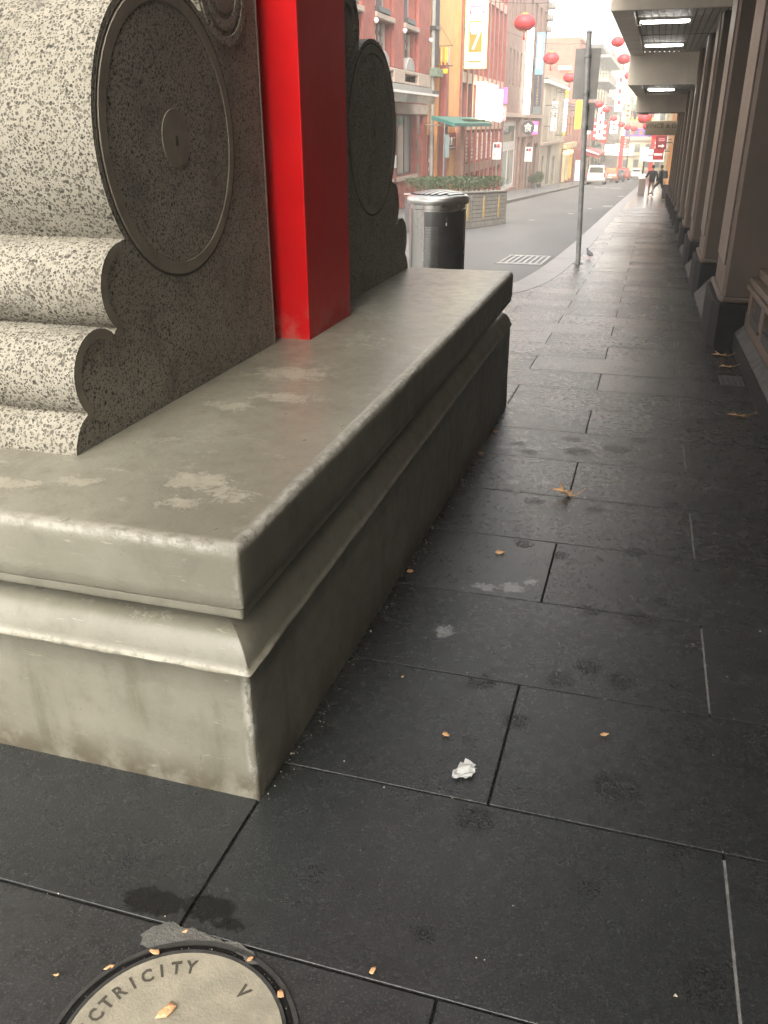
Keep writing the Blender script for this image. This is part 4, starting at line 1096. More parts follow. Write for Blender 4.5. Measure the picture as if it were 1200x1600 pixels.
blob(m, [(-.17, .012, .006, .085), (-.12, .030, .016, .092), (-.07, .052, .042, .105), (-.01, .062, .056, .118), (.05, .056, .056, .130), (.085, .040, .044, .150), (.100, .028, .030, .178), (.108, .024, .024, .198), (.118, .026, .024, .214), (.130, .018, .016, .220), (.142, .006, .006, .216), (.158, .003, .003, .210)], (bx, by, bzz), 2.2)
m.build('body', M['bird'], pg); pg.scale = (.78,) * 3
for s_ in (-1, 1):
    m = MB(); m.tube([(bx + .02 * s_, by + .01, bzz + .08), (bx + .022 * s_, by, bzz + .04), (bx + .022 * s_, by + .01, bzz + .004), (bx + .03 * s_, by - .03, bzz + .003)], [.008, .005, .004, .003], 6); m.build('leg', M['tail_red'], pg)
# ================================================================== LEFT SIDE OF THE STREET
FX = -9.6
def fbox(mb, d0, d1, y0, y1, z0, z1): mb.box(FX + d0, FX + d1, y0, y1, z0, z1)
# --- red brick building
rb = thing('red_brick_building', 'red painted brick building with tall windows and a glass canopy behind the far drum stone', 'building', (-12, 32, gz(32)))
ops = []
BAYY = [(27.4, 29.4), (31.1, 33.0), (34.72, 36.45)]
for a, b in BAYY: ops += [(a, b, 5.05, 7.9), (a, b, 3.50, 4.86)]
for a, b in BAYY: ops += [(a - .1, b + .7, 3.12, 3.36)]
SHOPS = [(24.4, 28.6), (29.4, 33.2), (33.9, 36.9)]
for a, b in SHOPS: ops.append((a, b, -.25, 1.98))
ops.append((37.35, 38.1, gz(38) + .05, 1.95))
m = MB(); wall(m, FX, 22, 38.75, -2.0, 11.5, ops, .32, -18); m.build('wall', M['brick_red'], rb)
for a, b in BAYY:
    window(rb, FX, a, b, 5.05, 7.9, .30, M['grey_trim'], M['bglass'], nv=2, nh=2, bar=.09)
    m = MB(); fbox(m, .005, .17, a - .16, b + .22, 4.87, 5.04); m.build('sill', M['stone_trim'], rb, bevel=.03)
    m = MB(); fbox(m, -.30, -.22, a + .02, b - .02, 3.51, 4.85); m.build('window_panel', M['brown_panel'], rb)
    for i in range(5):
        y = a + .16 + i * (b - a - .32) / 4
        m = MB(); fbox(m, -.218, -.14, y - .055, y + .055, 3.52, 4.84); m.build('panel_batten', M['stone_trim'] if i in (0, 4) else M['brown_panel'], rb, bevel=.02)
    for i in range(4):
        y = a + .30 + i * (b - a - .6) / 3
        for z in (4.25, 4.58):
            m = MB(); fbox(m, -.216, -.17, y - .09, y + .09, z, z + .20); m.build('panel_boss', M['grey_trim'], rb, bevel=.03)
    m = MB(); fbox(m, .005, .14, a - .1, b + .85, 3.37, 3.49); m.build('sill', M['stone_trim'], rb, bevel=.03)
    m = MB(); fbox(m, .005, .10, a - .1, b + .85, 3.02, 3.11); m.build('sill', M['stone_trim'], rb, bevel=.02)
    m = MB(); c = (a + b) / 2 - .1; m.prism([(c + .62 * math.cos(math.radians(t)), 3.49 + .46 * math.sin(math.radians(t))) for t in range(0, 181, 15)], FX - .1, FX + .14, 'x'); m.build('sill_ornament', M['grey_trim'], rb, bevel=.02)
    m = MB(); fbox(m, .004, .20, a + .05, b - .45, 5.06, 5.22); m.build('flower_box', M['charcoal'], rb)
for a, b in ((29.4, 31.05), (33.05, 34.65), (36.55, 38.7)):
    m = MB(); fbox(m, .004, .12, a + .12, b - .15, 3.50, 11.4); m.build('pier', M['brick_red'], rb, bevel=.02)
    m = MB(); fbox(m, .004, .16, a + .05, b - .08, 3.02, 3.48); m.build('pier_block', M['stone_trim'], rb, bevel=.02)
    m = MB(); m.lathe([(0, .09), (.06, .07), (.09, 0), (.06, -.07), (0, -.09)], (FX + .2, b - .3, 4.75), 10); m.build('lamp_globe', M['white'], rb)
m = MB(); fbox(m, .003, .22, 22, 38.74, 2.72, 2.99); m.build('string_course', M['grey_trim'], rb)
m = MB(); fbox(m, .003, .06, 22, 38.74, 2.0, 2.36); m.build('shop_fascia', M['stone_trim'], rb)
for i, (a, b) in enumerate(SHOPS):
    window(rb, FX, a, b, -.25, 1.98, .30, M['charcoal'], M['pglass'] if i else M['glass'], nv=2 if i < 2 else 3, nh=1, bar=.08)
    m = MB(); fbox(m, .004, .10, a - .05, b + .05, -.40, -.26); m.build('sill', M['stone_trim'], rb)
for i, z in enumerate((-.55, .35, 1.25)):
    m = MB(); fbox(m, .004, .05, 36.95, 37.3, z, z + .7); m.build('wall_panel', M['mauve_wall'], rb)
m = MB(); fbox(m, -.3, -.2, 37.38, 38.08, gz(38) + .06, 1.94); dr = m.build('door', M['charcoal'], rb)
m = MB(); fbox(m, .01, .04, 33.35, 33.8, .1, .55); m.build('notice', M['white'], rb)
gc = thing('glass_canopy', 'pale glass canopy with a white edge over the shop windows of the red brick building', 'canopy', (-9.0, 32, 2.5))
for i in range(8):
    a = 23.0 + i * 1.62
    m = MB(); m.quad((FX + .23, a + .02, 2.70), (FX + 1.05, a + .02, 2.60), (FX + 1.05, a + 1.60, 2.60), (FX + .23, a + 1.60, 2.70)); o = m.build('glass_panel', M['pglass'], gc); o.modifiers.new('t', 'SOLIDIFY').thickness = .02
    m = MB(); m.quad((FX + 1.05, a + .02, 2.60), (FX + .98, a + .02, 2.33), (FX + .98, a + 1.60, 2.33), (FX + 1.05, a + 1.60, 2.60)); o = m.build('glass_panel', M['pglass'], gc); o.modifiers.new('t', 'SOLIDIFY').thickness = .02
    m = MB(); m.tube([(FX + .22, a, 2.66), (FX + 1.06, a, 2.57)], .03, 6); m.build('bracket', M['grey_metal'], gc)
m = MB(); m.box(FX + 1.04, FX + 1.10, 22.9, 36.1, 2.60, 2.68); m.build('edge_rail', M['white'], gc)
# --- orange building with food court
og = thing('orange_building', 'orange rendered building with a green awning and the food court entrance', 'building', (-12, 42, gz(42)))
m = MB(); ops = [(40.0, 40.75, gz(40.5) + .05, 4.0), (41.9, 43.4, gz(43) + .04, .38)]
wall(m, FX - .02, 38.77, 45.4, -2.6, 10.5, ops, .5, -18); m.build('wall', M['orange_wall'], og)
m = MB(); fbox(m, .0, .32, 40.95, 41.45, gz(41), 4.2); m.build('red_column', M['red_frame'], og, bevel=.03)
m = MB(); m.tube([(FX + .12, 39.1, gz(39)), (FX + .12, 39.1, 10)], .085, 10); m.build('downpipe', M['grey_trim'], og)
m = MB(); m.tube([(FX + .12, 39.55, 3.9), (FX + .12, 39.55, 10)], .16, 10); m.build('duct', M['charcoal'], og)
for z in (2.8, 5.2, 7.3):
    m = MB(); fbox(m, -.01, .28, 38.95, 39.75, z, z + .12); m.build('pipe_bracket', M['charcoal'], og)
m = MB(); fbox(m, -.01, .36, 38.9, 40.1, 3.45, 3.78); m.build('copper_hopper', M['green_copper'], og, bevel=.03)
m = MB(); fbox(m, .0, .06, 41.5, 44.55, .50, 1.26); fs = m.build('food_court_board', M['sign_red'], og)
text('lettering', 'COURT', .52, M['white'], og, (FX + .07, 43.05, .86), '+x', ext=.01, sx=1.25)
text('lettering', 'FOOD', .20, M['white'], og, (FX + .07, 42.2, 1.14), '+x', ext=.01)
m = MB(); fbox(m, .062, .072, 41.9, 44.3, .58, .63); m.build('text_line', M['white'], og)
m = MB(); fbox(m, -.47, -.42, 41.92, 43.38, gz(43) + .05, .36); m.build('door', M['charcoal'], og)
m = MB(); fbox(m, .0, .30, 44.45, 45.35, gz(45), 1.55); m.build('salmon_pier', M['salmon'], og, bevel=.02)
m = MB(); fbox(m, .0, .04, 38.85, 39.9, gz(39) + .1, 1.2); m.build('poster_wall', M['maroon'], og)
for z in (-.6, -.25, .1):
    m = MB(); fbox(m, .042, .052, 39.0, 39.7, z, z + .16); m.build('poster', M['white'], og)
ga = thing('green_awning', 'dark green street awning over the food court entrance, weeds along its edge', 'awning', (-9, 42, 1.7))
m = MB(); m.prism([(FX + .33, 1.95), (FX + 1.35, 1.66), (FX + 1.35, 1.52), (FX + .33, 1.80)], 38.2, 47.0, 'y'); m.build('canopy', M['green_canvas'], ga)
for k in range(6):
    m = MB(); y = 38.4 + k * 1.68; m.tube([(FX + .02, y, 1.6), (FX + 1.3, y, 1.55)], .03, 6); m.build('rafter', M['stone_trim'], ga)
m = MB()
for i in range(700):
    y = R_.uniform(41.5, 47); x = FX + 1.0 + R_.gauss(0, .15); c = Vector((x, y, 1.74)); d = Vector((R_.gauss(0, .5), R_.gauss(0, .5), 1)).normalized() * R_.uniform(.04, .16); q = d.orthogonal().normalized() * .02
    m.quad(tuple(c - q), tuple(c + d), tuple(c + q))
m.build('weeds', M['foliage'], ga, weld=False)['kind'] = 'stuff'
yb = thing('balcony_sign', 'small railed bracket with yellow and orange sign strips on the orange building', 'sign', (-9, 40.2, 4.3))
for k in range(7):
    m = MB(); x = FX + .04 + k * .085; m.box(x, x + .05, 40.2, 40.25, 3.95 + (.1 if k % 2 else 0), 4.62); m.build('sign_strip', M[('white', 'red_frame', 'gold', 'orange', 'yellow', 'gold', 'grey_trim')[k]], yb)
m = MB(); m.box(FX + .03, FX + .52, 40.15, 40.3, 3.62, 3.80); m.build('yellow_base', M['yellow'], yb, bevel=.03)
for z in (3.90, 4.66):
    m = MB(); m.box(FX + .02, FX + .72, 40.26, 40.29, z, z + .03); m.build('rail', M['charcoal'], yb)
m = MB(); m.tube([(FX + .70, 40.27, 4.66), (FX + .03, 40.27, 5.6)], .010, 5); m.build('stay', M['charcoal'], yb)
# --- glazed red framed building
gb = thing('glazed_building', 'glazed building with dull red mullions behind the yellow blade sign', 'building', (-12, 52, gz(52)))
m = MB(); m.box(-18, FX - .22, 45.42, 58.4, -3.2, 10.8); m.build('core_wall', M['taupe_wall'], gb)
NB = 9; dy = 12.8 / NB
for i in range(NB + 1):
    y = 45.5 + i * dy
    m = MB(); fbox(m, -.2, .06, y - .12, y + .12, -3.1, 10.7); m.build('mullion', M['red_frame'], gb)
for z0, z1 in ((1.36, 1.74), (3.52, 3.98), (7.6, 8.05), (-.75, -.32)):
    for i in range(NB):
        y = 45.5 + i * dy
        m = MB(); fbox(m, -.2, .02, y + .125, y + dy - .125, z0, z1); m.build('spandrel', M['brown_panel' if z0 < 1 else 'stone_trim'], gb)
for z0, z1, gm in ((1.75, 3.51, 'glass'), (3.99, 7.59, 'pglass'), (8.06, 10.6, 'pglass'), (-.31, 1.35, 'glass'), (-3.0, -.76, 'dglass')):
    for i in range(NB):
        y = 45.5 + i * dy
        m = MB(); fbox(m, -.14, -.10, y + .125, y + dy - .125, z0, z1); pn = m.build('pane', M[gm], gb)
        if z0 == -.31:
            mk = 'white' if i in (3, 4, 5, 6, 8) else 'brown_panel'
            m = MB(); fbox(m, -.095, -.07, y + .22, y + dy - .22, -.2, 1.2); mb_ = m.build('menu_board', M[mk], gb)
            for k in range(6):
                m = MB(); fbox(m, -.068, -.062, y + .3, y + dy - R_.uniform(.35, .6), -.05 + k * .19, .03 + k * .19); m.build('text_line', M['grey_trim' if mk == 'white' else 'white'], mb_)
for i, (y, x0, x1, z0, z1, mk, lb) in enumerate([(49.2, .02, .60, 1.80, 3.66, 'lit_cream', 'lit cream sign box nearest the green awning'), (50.6, .02, .66, 1.76, 3.62, 'lit_cream', 'tall lit cream sign box right of the first lit box'),
                                                (53.0, .02, .55, 1.80, 3.62, 'lit_white', 'lit white sign box with small dark marks'), (55.6, .02, .42, 1.75, 3.50, 'lit_white', 'narrow rounded white sign box before the pink sign'),
                                                (57.6, .02, .36, 2.78, 3.66, 'pink', 'magenta pink sign high beside the glazed building'), (57.6, .02, .36, 1.78, 2.66, 'pale_pink', 'pale pink sign below the magenta one')]):
    t = thing('sign_box', lb, 'sign', (FX + .3, y, z0))
    m = MB(); fbox(m, x0 + .05, x1, y, y + .18, z0, z1); m.build('lit_face', M[mk], t, bevel=.10 if i in (3, 5) else .02)
    m = MB(); fbox(m, .0, x0 + .05, y + .05, y + .13, (z0 + z1) / 2 - .05, (z0 + z1) / 2 + .05); m.build('bracket', M['charcoal'], t)
    if i == 2:
        for k in range(3): m = MB(); fbox(m, .25, .36 + .03 * (k % 2), y - .012, y - .002, z1 - .3 - k * .16, z1 - .2 - k * .16); m.build('mark', M['charcoal'], t)
    if i in (3, 5):
        for z in (2.2, 2.6): m = MB(); fbox(m, .12, .36, y - .012, y - .002, z, z + .04); m.build('mark', M['grey_trim'], t)
ys = thing('seven_sign', 'big yellow blade sign with a white number 7 in an orange box', 'sign', (-9.1, 46, 4.1))
m = MB(); m.box(-9.58, -8.50, 46.0, 46.22, 4.10, 9.2); m.build('panel', M['lemon'], ys, bevel=.03)
m = MB(); m.box(-9.36, -8.73, 45.975, 45.996, 4.38, 6.12); m.build('orange_box', M['orange'], ys)
m = MB(); m.box(-9.34, -8.75, 45.955, 45.972, 4.43, 4.80); m.build('white_band', M['white'], ys)
m = MB(); m.box(-9.32, -8.74, 45.955, 45.972, 5.68, 6.06); m.build('white_band', M['white'], ys)
text('lettering', '7', 1.12, M['white'], ys, (-9.04, 45.965, 5.24), '-y', ext=.012, sx=.95)
m = MB(); m.box(-9.38, -8.65, 45.975, 45.996, 6.40, 7.10); m.build('white_band', M['white'], ys)
m = MB(); m.box(-9.36, -8.66, 45.955, 45.972, 6.72, 6.77); m.build('magenta_line', M['pink'], ys)
for x in (-9.36, -8.74):
    m = MB(); m.box(x, x + .09, 45.955, 45.972, 6.42, 6.56); m.build('purple_mark', M['purple'], ys)
for z in (4.25, 5.75, 7.3):
    m = MB(); m.box(-9.78, -9.58, 46.08, 46.14, z, z + .10); m.build('bracket', M['charcoal'], ys)
# --- mauve brick building
mb2 = thing('mauve_building', 'tall mauve brown building with slit windows and a coffee shop at street level', 'building', (-12, 69, gz(69)))
ops = [(60.2 + k * 1.55, 60.75 + k * 1.55, 3.95, 6.0) for k in range(4)] + [(60.2 + k * 1.55, 60.75 + k * 1.55, 7.6, 10.2) for k in range(4)] + [(68.6 + 2.5 * k, 69.8 + 2.5 * k, 3.4, 5.6) for k in range(4)] + [(68.6 + 2.5 * k, 69.8 + 2.5 * k, 7.2, 9.6) for k in range(4)]
ops += [(59.2, 65.3, -2.45, 1.85), (66.7, 69.0, gz(68) + .06, .7), (70.4, 72.6, gz(71) + .06, .3), (74, 77.6, gz(75) + .5, .2)]
m = MB(); wall(m, FX, 58.42, 78.6, -4, 12.6, ops, .25, -18); m.build('wall', M['mauve_wall'], mb2)
for o in ops[:16]: window(mb2, FX, *o, .24, M['grey_trim'], M['dglass'], bar=.07)
window(mb2, FX, 59.2, 65.3, .22, 1.85, .22, M['white_frame'], M['glass'], nv=1, bar=.32); window(mb2, FX, 59.2, 65.3, -2.45, .21, .22, M['white_frame'], M['pglass'], nv=2, bar=.22)
for o in ops[17:]: window(mb2, FX, *o, .24, M['charcoal'], M['dglass'], bar=.12)
m = MB(); fbox(m, .003, .22, 58.42, 78.6, 2.05, 2.30); m.build('string_course', M['stone_trim'], mb2)
m = MB(); fbox(m, .003, .12, 65.5, 73.5, .78, 1.9); m.build('shop_fascia', M['taupe_wall'], mb2)
for k in range(5):
    m = MB(); fbox(m, .003, .35 + .12 * k, 77.6, 78.55, 8.3 + k * .8, 8.72 + k * .8); m.build('cornice_scroll', M['grey_trim'], mb2, bevel=.1)
m = MB(); fbox(m, .0, .7, 58.42, 78.7, 12.62, 13.1); m.build('cornice', M['grey_trim'], mb2, bevel=.1)
for y in (66.2, 69.5, 73.4):
    m = MB(); fbox(m, .002, .16, y - .25, y + .25, gz(y), 2.04); m.build('shop_pier', M['mauve_wall'], mb2, bevel=.02)
def blade(label, y, x0, x1, z0, z1, mk, thick=.2, bev=.02):
    t = thing('blade_sign', label, 'sign', (FX + (x0 + x1) / 2, y, z0))
    m = MB(); fbox(m, x0, x1, y, y + thick, z0, z1); m.build('panel', M[mk], t, bevel=bev)
    for z in (z0 + .15 * (z1 - z0), z1 - .15 * (z1 - z0)):
        m = MB(); fbox(m, .0, x0, y + .08, y + .12, z, z + .06); m.build('bracket', M['charcoal'], t)
    return t
wb = blade('very tall white blade sign below the largest red lantern', 66.5, .12, .56, 2.25, 7.6, 'lit_white')
for k in range(9):
    m = MB(); fbox(m, .28, .40, 66.48, 66.495, 2.7 + k * .52, 2.86 + k * .52); m.build('mark', M['stone_trim'], wb)
bb2 = blade('tall dark blade sign with a blue upper half and small gold letters', 72.0, .10, .62, 2.85, 5.0, 'navy')
m = MB(); fbox(m, .06, .66, 72.0, 72.2, 5.02, 7.8); m.build('blue_panel', M['sky_blue'], bb2)
m = MB(); fbox(m, .18, .46, 71.985, 71.998, 5.4, 7.6); m.build('white_stripe', M['white'], bb2)
m = MB(); fbox(m, .10, .68, 72.0, 72.2, 2.34, 2.82); m.build('teal_foot', M['teal'], bb2)
for k, c in enumerate("RESTAURANT"): text('lettering', c, .2, M['gold'], bb2, (FX + .36, 71.99, 4.82 - k * .205), '-y', ext=.006)
rs = thing('roundel_sign', 'round dark sign with a white figure over the coffee shop doorway', 'sign', (-9.0, 66, 1.3))
m = MB(); m.prism([(FX + .62 + .46 * math.cos(t * math.pi / 14), 1.38 + .46 * math.sin(t * math.pi / 14)) for t in range(28)], 66.0, 66.12, 'y'); m.build('disc', M['charcoal'], rs)
text('lettering', '\u98df', .62, M['white'], rs, (FX + .62, 65.985, 1.36), '-y', ext=.006)
m = MB(); fbox(m, .0, .2, 66.04, 66.08, 1.3, 1.4); m.build('bracket', M['charcoal'], rs)
pc = blade('pink lit sign box beside the round dark sign', 70, .38, .80, .92, 1.80, 'pink')
m = MB(); fbox(m, .42, .76, 69.985, 69.998, 1.15, 1.5); m.build('white_patch', M['lit_white'], pc)
# --- beige building
be = plain_building('beige_building', 'low beige building with a white cornice behind the calligraphy sign', -18, FX, 78.8, 97.6, -5, 5.1, M['beige_wall'], 1,
                    [(80.5, 82.4, gz(81) + .1, -.9), (84.5, 87.8, gz(86) + .1, -.2), (89.2, 92.0, gz(90) + .1, -1.2)] + [(86.2, 87.4, 2.9, 3.7)], M['charcoal'], M['dglass'], nv=2)
m = MB(); fbox(m, .003, .35, 78.8, 97.6, 4.72, 5.0); m.build('cornice', M['white_frame'], be)
m = MB(); fbox(m, .003, .2, 78.8, 97.6, -.05, .15); m.build('string_course', M['stone_trim'], be)
for k in range(5):
    m = MB(); fbox(m, .003, .09, 79.2 + 4.4 * k, 79.9 + 4.4 * k, .2, 4.7); m.build('pilaster', M['beige_wall'], be)
cs = blade('white hanging banner with black brush characters on the beige building', 80, .62, 1.10, 1.08, 3.36, 'white')
for k, c in enumerate("\u5ba2\u5473"): text('lettering', c, .62, M['sign_text'], cs, (FX + .86, 79.99, 2.85 - k * .62), '-y', ext=.006)
for k in range(3):
    m = MB(); fbox(m, .92, 1.02, 79.985, 79.998, 1.25 + k * .2, 1.37 + k * .2); m.build('mark', M['sign_text'], cs)
bd = thing('bead_sign', 'string of white and yellow sign globes stacked vertically beside the calligraphy banner', 'sign', (-8.8, 90, .4))
for k in range(11):
    m = MB(); z = .75 + k * .36; m.lathe([(0, .18), (.12, .14), (.17, 0), (.12, -.14), (0, -.18)], (-8.78, 90, z), 12); m.build('globe', M['lit_white' if 0 < k < 9 else 'yellow'], bd)
m = MB(); m.box(FX, -8.5, 90.1, 90.16, 4.3, 4.4); m.box(FX, -8.5, 90.1, 90.16, .6, .7); m.box(-8.80, -8.74, 90.1, 90.16, .7, 4.3); m.build('bracket', M['charcoal'], bd)
gd = blade('yellow blade sign with red upright letters left of the grey sign pole', 95, 1.30, 1.93, 1.15, 3.75, 'yellow')
for k, c in enumerate("GARDEN"): text('lettering', c, .42, M['bright_red'], gd, (FX + 1.62, 94.99, 3.42 - k * .36), '-y', ext=.008)
m = MB(); fbox(m, 1.42, 1.82, 94.985, 94.998, 1.25, 1.32); m.build('text_line', M['orange'], gd)
# shrubs at the wall
for i, (x, y, h, lb) in enumerate([(-9.15, 71.9, .8, 'small dark potted shrub against the mauve wall, before the beige shop'), (-9.1, 75.5, 1.1, 'larger dark shrub against the wall before the beige shop front')]):
    t = thing('shrub', lb, 'shrub', (x, y, gz(y) + .03), 'shrubs along the left wall')
    m = MB(); z0 = gz(y) + .03
    for k in range(380):
        d = Vector((R_.gauss(0, 1), R_.gauss(0, 1), R_.gauss(0, 1))).normalized() * (R_.random() ** .4); c = Vector((x + d.x * .42, y + d.y * .42, z0 + .30 + h * .5 + d.z * h * .42)); e = Vector((R_.gauss(0, 1), R_.gauss(0, 1), R_.gauss(0, 1))).normalized() * .13; q = e.orthogonal().normalized() * .05
        m.quad(tuple(c - q), tuple(c + e), tuple(c + q))
    m.build('foliage', M['foliage'], t, weld=False)['kind'] = 'stuff'
    m = MB(); m.lathe([(.16, 0), (.22, .32), (.19, .32), (0, .28)], (x, y, z0), 14); m.build('pot', M['charcoal'], t)
# --- dark shops, tall red brick building, grey slab building and far buildings
ds = plain_building('dark_shop_building', 'dark fronted shop building with gold lights before the parked white van', -18, FX, 97.8, 109.8, -6, 3.4, M['red_frame'], 1,
                    [(98.6, 101.6, gz(100) + .1, -1.4), (102.4, 105.4, gz(104) + .1, -1.4), (106.2, 109, gz(108) + .1, -1.4), (99, 101, .6, 2.4), (103, 105, .6, 2.4), (107, 109, .6, 2.4)], M['gold'], M['dglass'], nv=2)
m = MB(); fbox(m, .003, .5, 97.9, 109.7, -.75, -.25); m.build('shop_fascia', M['cream_wall'], ds)
for k in range(3):
    m = MB(); fbox(m, .05, .4, 98.2 + 3.8 * k, 98.8 + 3.8 * k, gz(100) + .2, -.8); m.build('pilaster', M['gold' if k == 2 else 'cream_wall'], ds, bevel=.05)
for i, y in enumerate((96.5, 100.5)):
    t = thing('lit_lamp', ('small glowing gold lamp over the beige shop corner', 'small glowing gold lamp over the dark shop front')[i], 'lamp', (-9.0, y, -1.1))
    m = MB(); m.lathe([(0, .26), (.3, .2), (.36, 0), (.3, -.14), (0, -.2)], (-9.0, y, -1.1), 12); m.build('shade', mat('gold_lamp_lit', (.95, .55, .12), .5, emit=1.2), t)
    m = MB(); m.box(FX, -9.0, y - .03, y + .03, -.98, -.92); m.build('bracket', M['charcoal'], t)
tb = plain_building('brick_building', 'tall bare red brick building rising behind the beige building', -26, FX - .1, 110, 139.4, -7, 10.2, M['brick_red2'], 1,
                    [(113 + 5 * k, 115.4 + 5 * k, -.5 + 3.3 * r, 1.5 + 3.3 * r) for k in range(5) for r in range(3)], M['grey_trim'], M['dglass'])
for i, (x, z) in enumerate(((-12.2, 5.6), (-11.4, 7.2))):
    m = MB(); m.box(x - .5, x + 1.0, 109.86, 109.99, z, z + .5); m.build('ledge', M['stone_trim'], tb)
rs2 = thing('red_shop', 'small red shop front with a striped red awning behind the parked white van', 'shop', (-9.4, 118, gz(118)))
m = MB(); fbox(m, -.1, 1.2, 111, 126, -6, -1.2); m.build('front', M['maroon'], rs2)
m = MB(); m.prism([(FX + 1.2, -1.2), (FX + 3.0, -1.75), (FX + 3.0, -2.05), (FX + 1.2, -1.6)], 111, 125.5, 'y'); m.build('awning', M['sign_red'], rs2)
m = MB(); m.prism([(FX + 1.2, -1.0), (FX + 3.05, -1.56), (FX + 3.05, -1.72), (FX + 1.2, -1.18)], 110.8, 110.98, 'y'); m.build('awning_edge', M['white'], rs2)
for k in range(3):
    m = MB(); fbox(m, 1.202, 1.26, 112 + 4.6 * k, 115.4 + 4.6 * k, -4.5, -2.2); m.build('pane', M['dglass'], rs2)
m = MB(); fbox(m, .4, 1.1, 110.9, 110.99, -4.6, -2.3); m.build('poster', M['white'], rs2)
gs = thing('grey_building', 'plain grey concrete building with stacked balconies behind the grey sign pole', 'building', (-14, 155, gz(155)))
m = MB(); m.box(-26, FX, 139.6, 176, -8, 11.3); m.build('wall', M['grey_wall'], gs)
for k in range(6):
    z = -5.2 + k * 3.1
    if z > 11: break
    m = MB(); m.box(FX + .002, FX + 1.7, 140.2, 175, z, z + .32); m.build('balcony_slab', M['grey_trim'], gs)
    m = MB(); m.box(FX + 1.6, FX + 1.68, 140.3, 174.9, z + .33, z + 1.2); m.build('balustrade', M['taupe_wall'], gs)
    for j in range(5):
        m = MB(); m.box(FX + .003, FX + .03, 142 + 7 * j, 146 + 7 * j, z + .4, z + 2.6); m.build('pane', M['dglass'], gs)
m = MB(); m.box(-26, FX + .6, 139.3, 176.2, 11.32, 11.9); m.build('parapet', M['charcoal'], gs)
fb = plain_building('far_shop_row', 'far row of shops beyond the grey balcony building', -24, FX + .4, 176.4, 232, -11, 4.5, M['taupe_wall'], 1,
                    [(179 + 8 * k, 184 + 8 * k, -1.5 + 3 * r, .4 + 3 * r) for k in range(6) for r in range(2)], M['white_frame'], M['dglass'])
cb = thing('cream_building', 'tall cream building closing the far end of the street', 'building', (-4, 244, gz(244)))
m = MB(); ops = []
m.box(-30, 30, 240, 260, -14, 13.8); m.build('wall', M['cream_wall'], cb)
for r in range(6):
    z = -8.5 + 3.6 * r
    for k in range(11):
        x = -16 + 2.6 * k
        m = MB(); m.box(x, x + 1.4, 239.93, 239.99, z, z + 2.0); f = m.build('window', M['stone_trim'], cb)
        m = MB(); m.box(x + .12, x + 1.28, 239.90, 239.925, z + .12, z + 1.88); m.build('pane', M['glass'], f)
    m = MB(); m.box(-30, 30, 239.6, 239.985, z - .9, z - .55); m.build('string_course', M['stone_trim'], cb)
m = MB(); m.box(-30.3, 30.3, 239.3, 260, 13.81, 14.9); m.build('cornice', M['lemon' if False else 'cream_wall'], cb)

# ------------------------------------------------------------------ second arch far down the street
ar = thing('far_arch', 'far street arch with two bright red posts and painted crossbeams', 'arch', (-3, 150, gz(150)))
for x in (-5.45, -.75):
    m = MB(); m.box(x - .32, x + .32, 149.6, 150.2, gz(150), -.1); m.build('post', M['bright_red'], ar)
    m = MB(); m.box(x - .24, x + .24, 149.7, 150.1, -.098, 3.4); m.build('post_top', M['white_frame'], ar)
    m = MB(); m.box(x - .55, x + .55, 149.4, 150.4, gz(150) - .1, gz(150) + .8); m.build('post_base', M['taupe_wall'], ar)
for z0, z1, mk in ((-.2, .9, 'purple'), (1.0, 1.9, 'salmon'), (2.0, 2.5, 'gold'), (2.6, 3.5, 'red_frame')):
    m = MB(); m.box(-5.12, -1.08, 149.75, 150.05, z0, z1); m.build('crossbeam', M[mk], ar)
for k in range(6):
    m = MB(); m.box(-4.9 + k * .64, -4.5 + k * .64, 149.70, 149.745, .1, .65); m.build('beam_panel', M['orange' if k % 2 else 'teal'], ar)
m = MB(); m.prism([(-6.6, 3.6), (.4, 3.6), (-.6, 4.4), (-5.6, 4.4)], 149.2, 150.6, 'y'); m.build('roof', M['green_copper'], ar)
